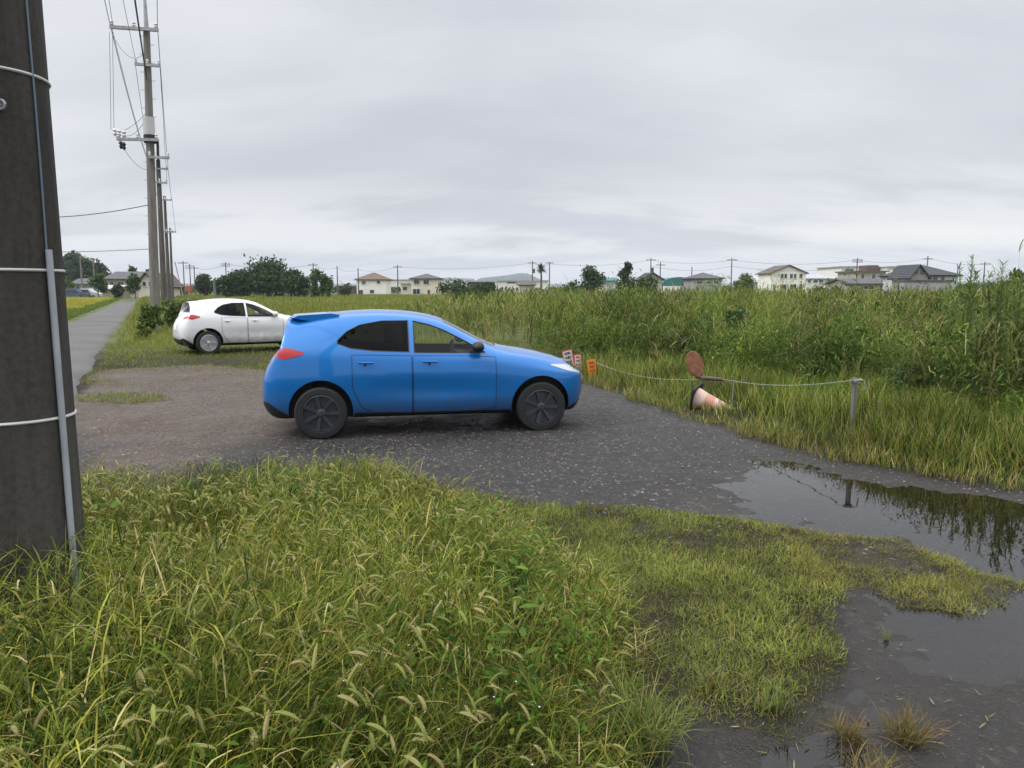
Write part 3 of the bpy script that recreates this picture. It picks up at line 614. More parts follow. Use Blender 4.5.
# ragged weeds creeping out of the verges onto the gravel
acc = Acc(); x, y = scatter(60000, -6.5, 1.5, 4.8, 8.6); tt_ = sdist(TALL, x, y) + 0.14 * fbm(x, y, 1.6, 3, 5); k = (tt_ < 0.1) & (RNG.random(len(x)) < np.exp(tt_ / 0.22) * np.clip(0.3 + 2.2 * fbm(x, y, 3.5, 3, 15), 0, 1)) & inview(x, y); x, y = x[k], y[k]; n = len(x)
blades(acc, rootz(x, y, -0.005), RNG.uniform(0.03, 0.16, n), RNG.uniform(0.002, 0.006, n), RNG.uniform(0, 6.28, n), RNG.uniform(0.2, 1.3, n), RNG.uniform(0, 1.2, n), pal(n, [G_YEL, G_OLIVE, G_DRY, (0.26, 0.18, 0.08)], [3, 3, 2, 2], 0.2), 2, 0.7)
tag(acc.build('creeping_grass', LEAF), 'thin ragged grass creeping from the bank onto the gravel', 'grass', kind='stuff')
# --- tussocks that stand apart (one thing each)
def tussock(name, px, py, z, n, L, cols, label, cat='grass tuft', spread=0.05, wd=(0.003, 0.005), group=None, lean=(0.1, 0.9)):
    x0, y0 = gp(px, py, z); z0 = float(height([x0], [y0])[0]); a = Acc()
    rt = np.stack([RNG.normal(0, spread, n), RNG.normal(0, spread, n), np.full(n, -0.01)], 1)
    blades(a, rt, RNG.uniform(0.5, 1.1, n) * L, RNG.uniform(wd[0], wd[1], n), RNG.uniform(0, 6.28, n), RNG.uniform(*lean, n), RNG.uniform(0.2, 1.2, n), pal(n, cols, [1] * len(cols), 0.25), 3, 0.5)
    o = a.build(name, LEAF); o.location = (x0, y0, z0); tag(o, label, cat, group); return o
BR = [(0.19, 0.12, 0.055), (0.25, 0.19, 0.09), (0.14, 0.12, 0.045), (0.18, 0.17, 0.05)]
GRN = [(0.13, 0.2, 0.04), (0.2, 0.25, 0.07), (0.3, 0.27, 0.1)]
tg_ = 'dry tufts in the mud'
tussock('grass_tuft', 850, 735, 0.02, 150, 0.14, BR, 'brown dry grass tuft in the mud, right of the green tuft', group=tg_, spread=0.03)
tussock('grass_tuft', 908, 738, 0.02, 190, 0.17, BR, 'largest spiky orange brown grass tuft in the mud', group=tg_, spread=0.035)
tussock('grass_tuft', 872, 775, 0.02, 150, 0.14, BR, 'brown dry tuft cut by the bottom edge of the picture', group=tg_, spread=0.05)
tussock('grass_tuft', 712, 690, 0.03, 130, 0.13, BR + GRN, 'rusty brown tuft on the lower rim of the grass mat', group=tg_, spread=0.04)
tussock('grass_tuft', 770, 715, 0.02, 90, 0.12, GRN, 'small fresh green tuft below the grass mat', group=tg_, spread=0.03, lean=(0.05, 0.5))
tussock('grass_tuft', 640, 740, 0.05, 330, 0.30, GRN, 'tall fan shaped green tuft beside the dark mud', spread=0.06, wd=(0.003, 0.006), lean=(0.05, 0.8))
tussock('grass_tuft', 380, 470, 0.2, 260, 0.30, GRN + [(0.36, 0.3, 0.16)], 'seeding grass tuft standing against the gravel below the blue car', spread=0.14, wd=(0.005, 0.008), lean=(0.05, 0.6))
tussock('grass_tuft', 887, 640, 0.0, 14, 0.09, GRN, 'tiny sprig of grass standing alone in the shallow puddle', spread=0.008, lean=(0.0, 0.3))
#PART3
# ------------------------------------------------------------------ cars
def glass_mat(name, tint, ior):
    m = bpy.data.materials.new(name); m.use_nodes = True; t = m.node_tree; t.nodes.clear()
    o = t.nodes.new('ShaderNodeOutputMaterial'); g = t.nodes.new('ShaderNodeBsdfGlossy'); g.inputs[0].default_value = (0.95, 0.97, 1, 1); g.inputs['Roughness'].default_value = 0.02
    tr = t.nodes.new('ShaderNodeBsdfTransparent'); tr.inputs[0].default_value = (*tint, 1); f = t.nodes.new('ShaderNodeFresnel'); gb = t.nodes.new('ShaderNodeNewGeometry'); ml = t.nodes.new('ShaderNodeMath'); ml.operation = 'MULTIPLY_ADD'; ml.inputs[1].default_value = 1 / ior - ior; ml.inputs[2].default_value = ior; t.links.new(gb.outputs['Backfacing'], ml.inputs[0]); t.links.new(ml.outputs[0], f.inputs[0])
    mx = t.nodes.new('ShaderNodeMixShader'); t.links.new(f.outputs[0], mx.inputs[0]); t.links.new(tr.outputs[0], mx.inputs[1]); t.links.new(g.outputs[0], mx.inputs[2]); t.links.new(mx.outputs[0], o.inputs[0]); return m
M_GL_D = glass_mat('tinted_glass', (0.16, 0.17, 0.17), 1.2); M_GL = glass_mat('clear_glass', (0.78, 0.84, 0.80), 1.28)
M_BLUE = mat('blue_car_paint', (0.002, 0.150, 0.47), 0.32, 0.2, spec=.3, coat=.8); M_WHITE = mat('white_car_paint', (0.72, 0.72, 0.72), 0.35, coat=0.8)
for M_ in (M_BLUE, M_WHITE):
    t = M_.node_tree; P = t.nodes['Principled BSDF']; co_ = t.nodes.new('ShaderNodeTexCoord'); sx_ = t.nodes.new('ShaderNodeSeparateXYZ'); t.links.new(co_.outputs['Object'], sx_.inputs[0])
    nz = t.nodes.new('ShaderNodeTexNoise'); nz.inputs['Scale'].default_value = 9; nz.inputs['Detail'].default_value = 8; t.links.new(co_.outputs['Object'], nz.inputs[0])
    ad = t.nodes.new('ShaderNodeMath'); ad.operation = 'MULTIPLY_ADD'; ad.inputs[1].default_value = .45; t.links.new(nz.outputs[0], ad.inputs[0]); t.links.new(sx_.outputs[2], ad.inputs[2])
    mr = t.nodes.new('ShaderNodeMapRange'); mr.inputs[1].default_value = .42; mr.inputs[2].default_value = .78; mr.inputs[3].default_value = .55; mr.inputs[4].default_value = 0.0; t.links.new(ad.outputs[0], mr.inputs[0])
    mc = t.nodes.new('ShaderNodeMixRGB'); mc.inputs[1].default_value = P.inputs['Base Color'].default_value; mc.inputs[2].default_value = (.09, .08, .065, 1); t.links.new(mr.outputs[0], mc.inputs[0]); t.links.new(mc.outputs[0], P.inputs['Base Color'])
M_BLK = mat('black_plastic', (0.012, 0.012, 0.013), 0.55); M_INT = mat('dark_interior', (0.02, 0.02, 0.022), 0.8); M_TYRE = mat('tyre_rubber', (0.016, 0.016, 0.017), 0.8, bump=0.2)
M_RIMD = mat('gunmetal_rim', (0.06, 0.065, 0.078), 0.4, 0.5); M_RIMS = mat('silver_rim', (0.5, 0.5, 0.52), 0.35, 0.8)
M_RED = mat('red_lens', (0.42, 0.012, 0.012), 0.3, coat=.3); M_LENS = mat('headlamp_lens', (0.42, 0.43, 0.46), 0.1, 0.3, coat=1.0); M_SEAM = mat('seam_black', (0.004, 0.004, 0.005), 0.8)
M_PLATE = mat('number_plate', (0.75, 0.75, 0.72), 0.5); M_SEAT = mat('seat_cloth', (0.035, 0.035, 0.04), 0.9)

def interp(x, tab): return float(np.interp(x, [a for a, _ in tab], [b for _, b in tab]))
def car_cage():
    XS = [.22, .45, .75, 1.1, 1.45, 1.8, 2.1, 2.33, 2.57, 2.85, 3.2, 3.5, 3.7]
    ytab = [(0, .76), (.5, .82), (1.2, .842), (2.8, .845), (3.3, .84), (3.6, .80), (3.9, .70)]
    lines = [
        (.16, 3.78, lambda x: interp(x, ytab) - .13, lambda x: .20),
        (.05, 3.85, lambda x: interp(x, ytab) - .055, lambda x: .27),
        (.00, 3.905, lambda x: interp(x, ytab) - .012, lambda x: .42),
        (.01, 3.90, lambda x: interp(x, ytab) - .045 * max(0, 1 - abs(x - 2.0) / 1.2), lambda x: .56 - .03 * max(0, x - 1.0)),
        (.02, 3.90, lambda x: interp(x, ytab) + .004, lambda x: .70),
        (.11, 3.86, lambda x: interp(x, ytab) - .02 - .04 * max(0, x - 3.0), lambda x: interp(x, [(0, .90), (1.5, .86), (2.8, .83), (3.3, .79), (3.9, .68)])),
        (.26, 3.78, lambda x: interp(x, ytab) - .055 - .07 * max(0, x - 2.7), lambda x: interp(x, [(0, 1.075), (.7, 1.02), (1.5, .968), (2.57, .935), (2.85, .925), (3.2, .885), (3.6, .79), (3.9, .72)])),
        (.62, 3.73, lambda x: interp(x, [(.2, .50), (.8, .585), (1.4, .61), (2.1, .60), (2.57, .665), (2.85, .69), (3.3, .66), (3.9, .52)]),
         lambda x: interp(x, [(.5, 1.30), (.8, 1.36), (1.25, 1.395), (1.7, 1.37), (2.1, 1.28), (2.33, 1.175), (2.57, 1.05), (2.85, .955), (3.2, .915), (3.5, .845), (3.8, .755)])),
        (.66, 3.74, lambda x: interp(x, [(.2, .36), (1.4, .44), (2.57, .48), (3.9, .36)]),
         lambda x: interp(x, [(.5, 1.355), (.8, 1.415), (1.25, 1.45), (1.7, 1.435), (2.1, 1.355), (2.33, 1.245), (2.57, 1.11), (2.85, .985), (3.2, .94), (3.5, .875), (3.8, .78)])),
        (.67, 3.75, lambda x: 0.0,
         lambda x: interp(x, [(.5, 1.365), (.8, 1.43), (1.25, 1.465), (1.7, 1.455), (2.1, 1.38), (2.33, 1.27), (2.57, 1.13), (2.85, 1.0), (3.2, .955), (3.5, .89), (3.8, .79)])),
    ]
    rows = []
    rows.append([(max(min(x, 3.77), .17), 0.0, .20) for x in [.17, .17, .17] + XS + [3.77] * 3])
    for rx, fx, fy, fz in lines:
        r = [(rx, 0, fz(rx)), (rx + .006, fy(rx) * .55, fz(rx)), (rx + .05, fy(rx) * .9, fz(rx))]
        lo, hi = rx + .10, fx - .08
        for i, x in enumerate(XS):
            xx = min(max(x, lo + .05 * i if i < 3 else x), hi - .05 * (len(XS) - 1 - i) if i > len(XS) - 4 else x); r.append((xx, fy(xx), fz(xx)))
        r += [(fx - .06, fy(fx) * .86, fz(fx)), (fx - .008, fy(fx) * .52, fz(fx)), (fx, 0, fz(fx))]
        rows.append(r)
    return rows
def mesh_from_cage(rows, sx, sz):
    bm = bmesh.new()
    for sgn in (1, -1):
        vs = [[bm.verts.new((p[0] * sx - 1.985 * sx, p[1] * sgn, .2 + (p[2] - .2) * sz)) for p in r] for r in rows]
        for j in range(len(vs) - 1):
            for i in range(len(vs[0]) - 1):
                q = [vs[j][i], vs[j][i + 1], vs[j + 1][i + 1], vs[j + 1][i]]
                bm.faces.new(q if sgn < 0 else q[::-1])
    bmesh.ops.remove_doubles(bm, verts=bm.verts, dist=0.0015)
    bmesh.ops.dissolve_degenerate(bm, dist=0.0005, edges=bm.edges)
    bmesh.ops.recalc_face_normals(bm, faces=bm.faces)
    me = bpy.data.meshes.new('cage'); bm.to_mesh(me); bm.free(); return me
def evaluated(o):
    dg = bpy.context.evaluated_depsgraph_get(); return bpy.data.meshes.new_from_object(o.evaluated_get(dg), depsgraph=dg)
def hatchback(name, loc, yaw, paint, rimm, sx, sz, spoiler, label, spokes=7, dark_mirror=True):
    root = empty(name, loc, yaw); tag(root, label, 'car', 'parked hatchback cars')
    cage = mesh_from_cage(car_cage(), sx, sz); tmp = bpy.data.objects.new('tmp_body', cage); COL.objects.link(tmp)
    s = tmp.modifiers.new('s', 'SUBSURF'); s.levels = s.render_levels = 2
    smooth = evaluated(tmp); tmp.modifiers.clear(); tmp.data = smooth.copy()
    bvh = BVHTree.FromPolygons([v.co.copy() for v in smooth.vertices], [tuple(p.vertices) for p in smooth.polygons])
    X_ = lambda x: (x - 1.985) * sx
    Z_ = lambda z: .2 + (z - .2) * sz
    for m in (paint, M_INT, M_BLK): tmp.data.materials.append(m)
    cutters = []
    def cutter(me_b, mi):
        me_b.mi = [mi] * len(me_b.f); o = me_b.build('tmp_cut', [paint, M_INT, M_BLK])
        bm = bmesh.new(); bm.from_mesh(o.data); bmesh.ops.recalc_face_normals(bm, faces=bm.faces); bm.to_mesh(o.data); bm.free(); cutters.append(o); return o
    def boolean(target, op, c):
        m = target.modifiers.new('b', 'BOOLEAN'); m.operation = op; m.object = c; m.solver = 'EXACT'
    # hollow cabin
    bmc = bmesh.new()
    for px, pz, py in [(.60, .50, .66), (2.50, .50, .66), (2.62, .92, .68), (2.14, 1.27, .53), (1.7, 1.325, .53), (1.0, 1.325, .52), (.86, 1.24, .46), (.56, .98, .64), (.64, .98, .68), (2.4, .92, .72)]:
        for sg in (-1, 1): bmc.verts.new((X_(px), py * sg, Z_(pz)))
    hull = bmesh.ops.convex_hull(bmc, input=bmc.verts); bmesh.ops.delete(bmc, geom=[g_ for g_ in hull['geom_interior'] if isinstance(g_, bmesh.types.BMVert)], context='VERTS')
    bmesh.ops.recalc_face_normals(bmc, faces=bmc.faces); cme = bpy.data.meshes.new('tmp_cab'); bmc.to_mesh(cme); bmc.free()
    for m in (paint, M_INT, M_BLK): cme.materials.append(m)
    cme.polygons.foreach_set('material_index', [1] * len(cme.polygons)); cab = bpy.data.objects.new('tmp_cab', cme); COL.objects.link(cab); cutters.append(cab)
    boolean(tmp, 'DIFFERENCE', cab)
    wr = .298
    for wx in (.70, 3.27):
        b = MB(); b.tube([(X_(wx), -1.2, wr + .02), (X_(wx), -.58, wr + .02)], .36, 40); boolean(tmp, 'DIFFERENCE', cutter(b, 2))
        b = MB(); b.tube([(X_(wx), .58, wr + .02), (X_(wx), 1.2, wr + .02)], .36, 40); boolean(tmp, 'DIFFERENCE', cutter(b, 2))
    WR = ([(.90, 1.085), (1.05, 1.03), (1.3, 1.0), (1.71, .98)], [(.90, 1.12), (1.0, 1.215), (1.15, 1.29), (1.4, 1.335), (1.71, 1.335)])
    WF = ([(1.77, .972), (2.2, .962), (2.60, .955)], [(1.77, 1.332), (1.95, 1.29), (2.1, 1.235), (2.33, 1.12), (2.60, .968)])
    for lo, hi in (WR, WF):
        b = MB(); poly = lo + hi[::-1]; n = len(poly)
        for yy in (-1.3, 1.3): b.v += [(X_(px), yy, Z_(pz)) for px, pz in poly]
        b.f = [tuple(range(n)), tuple(range(2 * n - 1, n - 1, -1))] + [(i, (i + 1) % n, n + (i + 1) % n, n + i) for i in range(n)]
        boolean(tmp, 'DIFFERENCE', cutter(b, 1))
    for (xa, xb, zl, zh, yl, yh) in ((2.14, 3.4, 1.022, 1.335, .60, .47), (-.2, .92, 1.09, 1.315, .56, .42)):
        b = MB(); q = [(-yl, Z_(zl)), (yl, Z_(zl)), (yh, Z_(zh)), (-yh, Z_(zh))]
        for xx in (xa, xb): b.v += [(X_(xx), a_, c_) for a_, c_ in q]
        b.f = [(0, 1, 2, 3), (7, 6, 5, 4)] + [(i, (i + 1) % 4, 4 + (i + 1) % 4, 4 + i) for i in range(4)]
        boolean(tmp, 'DIFFERENCE', cutter(b, 1))
    bpy.context.view_layer.update()
    body = evaluated(tmp); body.name = 'body'
    body.polygons.foreach_set('use_smooth', [True] * len(body.polygons)); body.set_sharp_from_angle(angle=R(32))
    bo = bpy.data.objects.new('body', body); COL.objects.link(bo); bo.parent = root
    for c in cutters + [tmp]: bpy.data.objects.remove(c, do_unlink=True)
    # surface patches
    def side_pt(x, z, sgn, off):
        h = bvh.ray_cast(Vector((X_(x), sgn * 2.0, Z_(z))), Vector((0, -sgn, 0)))
        if h[0] is None: return None
        n = h[1].copy()
        if n.y * sgn < 0: n = -n
        return h[0] + n * off
    def end_pt(y, z, sgn, off, dx=0.0):
        h = bvh.ray_cast(Vector((3.0 * sgn, y, Z_(z))), Vector((-sgn, 0, 0)))
        if h[0] is None: return None
        n = h[1].copy()
        if n.x * sgn < 0: n = -n
        return h[0] + n * off
    def patch(nm, fn, lo, hi, m, ncol=40, nrow=14, off=0.004, parent=None, seam=True):
        b = MB(); x0, x1 = lo[0][0], lo[-1][0]; G = []
        for r in range(nrow + 1):
            G.append([fn(x0 + (x1 - x0) * c / ncol, (lambda zl, zh: zl + (zh - zl) * r / nrow)(interp(x0 + (x1 - x0) * c / ncol, lo), interp(x0 + (x1 - x0) * c / ncol, hi)), off) for c in range(ncol + 1)])
        for r in range(nrow):
            for c in range(ncol):
                q = [G[r][c], G[r][c + 1], G[r + 1][c + 1], G[r + 1][c]]
                if all(p is not None for p in q): b.quad(q)
        if not b.f: return None, G
        return b.build(nm, m, parent or root, smooth=True), G
    def rim_line(nm, G, m, parent, rad=0.006):
        b = MB(); ring = [*G[0], *[r[-1] for r in G[1:]], *G[-1][::-1][1:], *[r[0] for r in G[::-1][1:]]]; ring = [p for p in ring if p is not None]
        b.tube(ring, rad, 5, cap=False); return b.build(nm, m, parent, smooth=True)
    for sgn in (-1, 1):
        f = lambda x, z, off, s=sgn: side_pt(x, z, s, off)
        o, G = patch('window', f, *WR, M_GL_D, off=-0.006); rim_line('window_seal', G, M_BLK, o, 0.009)
        o, G = patch('window', f, *WF, M_GL, off=-0.006); rim_line('window_seal', G, M_BLK, o, 0.009)
        DR = ([(1.06, .58), (1.16, .36), (1.28, .29), (1.735, .28)], [(1.06, .955), (1.3, .95), (1.735, .935)]); DF = ([(1.75, .28), (2.5, .28), (2.72, .32)], [(1.75, .935), (2.4, .925), (2.72, .905)])
        for lo, hi, hx in ((*DR, 1.13), (*DF, 1.86)):
            o, G = patch('door', f, lo, hi, paint, 40, 24, off=0.006); rim_line('door_seam', G, M_SEAM, o, 0.0028)
            b = MB(); p0 = side_pt(hx, .865, sgn, 0.028); p1 = side_pt(hx + .17, .862, sgn, 0.028); b.tube([p0, (p0 + p1) / 2 + Vector((0, sgn * .008, 0)), p1], .011, 8)
            b.tube([side_pt(hx + .09, .85, sgn, .003), side_pt(hx + .091, .85, sgn, .006)], .03, 10, mi=1); b.build('handle', [paint, M_BLK], o, smooth=True)
        patch('tail_light', f, [(.19, .94), (.32, .915), (.52, .965)], [(.19, 1.035), (.36, 1.04), (.52, .995)], M_RED, 12, 4)
        patch('head_light', f, [(3.40, .79), (3.6, .725), (3.78, .68)], [(3.40, .805), (3.6, .79), (3.78, .745)], M_LENS, 12, 4)
        patch('sill_trim', f, [(1.08, .212), (2.9, .212)], [(1.08, .285), (2.9, .275)], M_BLK, 20, 3)
        patch('bumper_trim', f, [(.06, .235), (.34, .225)], [(.06, .43), (.12, .42), (.34, .27)], M_BLK, 10, 4)
        patch('bumper_trim', f, [(3.62, .225), (3.84, .235)], [(3.62, .27), (3.84, .36)], M_BLK, 8, 3)
        # body crease low on the doors
        # wheel arch trim, mirror
        b = MB(); c0 = side_pt(2.50, .99, sgn, 0.01); M = Matrix.Translation(c0 + Vector((0.0, sgn * .12, .035))) @ Matrix.Diagonal((.075, .11, .065, 1))
        b.lathe([(math.sin(a * math.pi / 10), -math.cos(a * math.pi / 10)) for a in range(1, 10)], 14, M); b.tube([c0 - Vector((0, sgn * .02, 0)), c0 + Vector((0, sgn * .09, .02))], .02, 6)
        b.build('door_mirror', M_BLK if dark_mirror else paint, root, smooth=True)
    fb = lambda y, z, off: end_pt(y, z, -1, off); ff = lambda y, z, off: end_pt(y, z, 1, off)
    patch('rear_window', fb, [(-.56, 1.09), (.56, 1.09)], [(-.56, 1.091), (-.42, 1.315), (.42, 1.315), (.56, 1.091)], M_GL_D, 16, 8, off=-0.006)
    patch('windscreen', ff, [(-.60, 1.022), (.60, 1.022)], [(-.60, 1.023), (-.47, 1.335), (.47, 1.335), (.60, 1.023)], M_GL, 16, 10, off=-0.006)
    patch('rear_bumper_trim', fb, [(-.62, .25), (.62, .25)], [(-.62, .40), (.62, .40)], M_BLK, 14, 3)
    patch('grille', ff, [(-.48, .40), (.48, .40)], [(-.48, .60), (.48, .60)], M_BLK, 14, 4)
    patch('number_plate', fb, [(-.165, .62), (.165, .62)], [(-.165, .78), (.165, .78)], M_PLATE, 2, 2, off=.008)
    patch('number_plate', ff, [(-.165, .42), (.165, .42)], [(-.165, .56), (.165, .56)], M_PLATE, 2, 2, off=.012)
    for sgn in (-1, 1): patch('tail_light', fb, [(.42, .92) if sgn > 0 else (-.58, .93), (.58, .93) if sgn > 0 else (-.42, .92)], [(.42, .955) if sgn > 0 else (-.58, 1.0), (.58, 1.0) if sgn > 0 else (-.42, .955)], M_RED, 6, 3)
    if spoiler:
        b = MB(); pr = [(.35, 1.385), (.38, 1.402), (.75, 1.425), (.84, 1.41), (.80, 1.37), (.64, 1.335), (.41, 1.37)]
        n = len(pr); ysp = [-.50, -.44, 0, .44, .50]
        for yy in ysp: b.v += [(X_(px + (.08 if abs(yy) > .47 else 0)), yy, Z_(pz - .012 * (abs(yy) / .5) ** 2)) for px, pz in pr]
        for k in range(len(ysp) - 1): b.f += [(k * n + i, k * n + (i + 1) % n, (k + 1) * n + (i + 1) % n, (k + 1) * n + i) for i in range(n)]
        b.f += [tuple(range(n)), tuple(range(4 * n, 5 * n))]; b.mi = [0] * len(b.f); b.build('spoiler', paint, root, bevel=.008)
    # seats and steering wheel
    for (qx, qy) in ((1.62, .36), (1.62, -.36), (.95, .36), (.95, -.36)):
        b = MB(); b.box((X_(qx + .25), qy, .62), (.5, .46, .16)); b.box((X_(qx - .03), qy, .84), (.16, .46, .5), M=Matrix.Rotation(-.25, 3, 'Y')); b.box((X_(qx - .12), qy, 1.13), (.10, .24, .15))
        b.build('seat', M_SEAT, root, bevel=.04)
    b = MB(); b.tube([(X_(2.22) + .05 * math.sin(a), -.36 + .18 * math.cos(a), .92 + .17 * math.sin(a)) for a in np.linspace(0, 6.283, 25)], .013, 6); b.build('steering_wheel', M_BLK, root, smooth=True)
    b = MB(); b.box((X_(2.55), 0, .82), (.36, 1.30, .16)); b.build('dashboard', M_INT, root, bevel=.03)
    # wheels
    for wx in (.70, 3.27):
        for sgn in (-1, 1):
            cy = sgn * .745; Mx = Matrix.Translation((X_(wx), cy, wr)) @ Matrix.Rotation(R(-90) * sgn, 4, 'X')   # local +z points outward
            b = MB(); b.lathe([(.205, -.08), (.28, -.095), (.296, -.075), (.298, 0), (.296, .075), (.28, .095), (.222, .098), (.205, .085), (.205, -.08)], 40, Mx)
            wh = empty('wheel', (0, 0, 0)); wh.parent = root
            b.build('tyre', M_TYRE, wh, smooth=True)
            b = MB(); b.lathe([(.212, .05), (.214, .09), (.203, .096), (.19, .05), (.19, -.02)], 36, Mx)
            b.lathe([(.055, .03), (.055, .075), (.03, .085), (.002, .085)], 16, Mx)
            for k in range(spokes):
                a = 2 * math.pi * k / spokes; Mr = Mx @ Matrix.Rotation(a, 4, 'Z')
                ps = [(.045, -.016, .045), (.045, .016, .045), (.2, .034, .05), (.2, -.034, .05), (.045, -.012, .078), (.045, .012, .078), (.2, .026, .086), (.2, -.026, .086)]
                q = len(b.v); b.v += [tuple(Mr @ Vector(p)) for p in ps]
                for f_ in ((0, 3, 2, 1), (4, 5, 6, 7), (0, 1, 5, 4), (1, 2, 6, 5), (2, 3, 7, 6), (3, 0, 4, 7)): b.f.append(tuple(q + i for i in f_)); b.mi.append(0)
            b.build('rim', rimm, wh, smooth=False, bevel=0)
            b = MB(); b.lathe([(.16, -.01), (.16, .0), (.01, .0)], 28, Mx); b.build('brake_disc', M_BLK, wh)
    return root
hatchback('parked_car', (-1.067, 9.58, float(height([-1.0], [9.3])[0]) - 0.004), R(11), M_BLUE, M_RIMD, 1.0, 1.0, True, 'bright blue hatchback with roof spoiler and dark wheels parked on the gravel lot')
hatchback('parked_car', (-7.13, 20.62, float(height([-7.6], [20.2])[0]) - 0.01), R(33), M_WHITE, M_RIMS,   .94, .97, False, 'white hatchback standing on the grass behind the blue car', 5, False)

# ------------------------------------------------------------------ poles and cables
def conc(name, col, streak=0.5):
    m = bpy.data.materials.new(name); m.use_nodes = True; t = m.node_tree; P = t.nodes['Principled BSDF']; co = t.nodes.new('ShaderNodeTexCoord')
    mp = t.nodes.new('ShaderNodeMapping'); mp.inputs['Scale'].default_value = (9, 9, 0.8); t.links.new(co.outputs['Object'], mp.inputs[0])
    n = t.nodes.new('ShaderNodeTexNoise'); n.inputs['Scale'].default_value = 1.0; n.inputs['Detail'].default_value = 7; n.inputs['Roughness'].default_value = 0.6; t.links.new(mp.outputs[0], n.inputs[0])
    n2 = t.nodes.new('ShaderNodeTexNoise'); n2.inputs['Scale'].default_value = 55; n2.inputs['Detail'].default_value = 5; t.links.new(co.outputs['Object'], n2.inputs[0])
    r = t.nodes.new('ShaderNodeValToRGB'); r.color_ramp.elements[0].position = 0.32; r.color_ramp.elements[1].position = 0.68
    r.color_ramp.elements[0].color = (*[c * (1 - streak) for c in col], 1); r.color_ramp.elements[1].color = (*[c * (1 + streak * .6) for c in col], 1); t.links.new(n.outputs[0], r.inputs[0])
    mx = t.nodes.new('ShaderNodeMixRGB'); mx.blend_type = 'MULTIPLY'; mx.inputs[0].default_value = 0.6; t.links.new(r.outputs[0], mx.inputs[1]); t.links.new(n2.outputs[0], mx.inputs[2])
    r2 = t.nodes.new('ShaderNodeValToRGB'); r2.color_ramp.elements[0].position = 0.3; r2.color_ramp.elements[1].position = 0.6; r2.color_ramp.elements[0].color = (.55, .55, .55, 1); t.links.new(n2.outputs[0], r2.inputs[0]); t.links.new(r2.outputs[0], mx.inputs[2])
    t.links.new(mx.outputs[0], P.inputs['Base Color']); P.inputs['Roughness'].default_value = 0.85; P.inputs['Specular IOR Level'].default_value = 0.25
    b = t.nodes.new('ShaderNodeBump'); b.inputs['Strength'].default_value = 0.35; b.inputs['Distance'].default_value = 0.004; t.links.new(n2.outputs[0], b.inputs['Height']); t.links.new(b.outputs[0], P.inputs['Normal']); return m
M_PNEAR = conc('rain_darkened_concrete', (0.066, 0.061, 0.054), 0.45); M_PFAR = conc('weathered_concrete', (0.22, 0.205, 0.18), 0.35); M_PDK = conc('old_dark_concrete', (0.13, 0.115, 0.10), 0.4)
M_STEEL = mat('galvanised_steel', (0.32, 0.33, 0.34), 0.5, 0.6, var=.2); M_WIRE = mat('cable_black', (0.02, 0.02, 0.022), 0.6); M_BAND = mat('band_plastic', (0.55, 0.55, 0.53), 0.5, var=.12); M_CONDUIT = mat('conduit_pvc', (0.34, 0.37, 0.40), 0.5, var=.12, vscale=8)
M_INS = mat('porcelain', (0.6, 0.6, 0.58), 0.25); M_BLWIRE = mat('insulated_wire_blue', (0.12, 0.17, 0.22), 0.5)

# near pole: axis passes just outside the left edge
NPX, NPY = -1.665, 2.5; nz0 = float(height([NPX], [NPY])[0]) - 0.05
npole = empty('utility_pole', (NPX, NPY, nz0)); tag(npole, 'thick rain-darkened concrete pole with bands and conduit close to the camera', 'utility pole')
def np_r(z): return 0.185 - (z - 0.7) * 0.0060
b = MB(); b.tube([(0, 0, z) for z in np.linspace(0, 12.6, 22)], [np_r(z + nz0) for z in np.linspace(0, 12.6, 22)], 64); b.build('pole_shaft', M_PNEAR, npole, smooth=True)
def ang_pt(a, z, off): r = np_r(z) + off; return (r * math.cos(a), r * math.sin(a), z - nz0)
def z_at(py, depth=2.42): v = at(0, py, depth); return v.z
for py, tl in ((71, 0.0), (270, 0.0), (420, 0.0)):
    zb = z_at(py); b = MB(); P_ = [ang_pt(a, zb + tl * math.cos(a), 0.0015) for a in np.linspace(0, 2 * math.pi, 65)]
    b.tube(P_, 0.0052, 6, cap=False); b.build('strap_band', M_BAND, npole, smooth=True)
az_ = R(-12); zt = z_at(249)
b = MB(); b.tube([ang_pt(az_ - .0 + .0 * k, z, 0.012) for k, z in enumerate(np.linspace(nz0, zt, 10))], 0.0105, 10); b.build('conduit', M_CONDUIT, npole, smooth=True)
b = MB(); b.tube([ang_pt(az_ + .015 * math.sin(k), z, 0.004) for k, z in enumerate(np.linspace(zt - .03, 8.0, 26))], 0.0032, 6); b.build('ground_wire', M_BLWIRE, npole, smooth=True)
b = MB(); hp = Vector(ang_pt(R(-46), z_at(108), 0.0)); dirn = Vector((math.cos(R(-46)), math.sin(R(-46)), 0)); b.tube([hp - dirn * .02, hp + dirn * .02], .009, 8)
b.tube([hp + dirn * .022 + Vector((math.cos(a) * .013, 0, math.sin(a) * .013 - .004)) for a in np.linspace(0, 6.283, 14)], .0045, 6, cap=False); b.build('eye_bolt', M_STEEL, npole, smooth=True)
for za in (11.4, 10.4):
    b = MB(); b.box((0, -.12, za - nz0), (2.0, .08, .08)); b.build('crossarm', M_STEEL, npole)

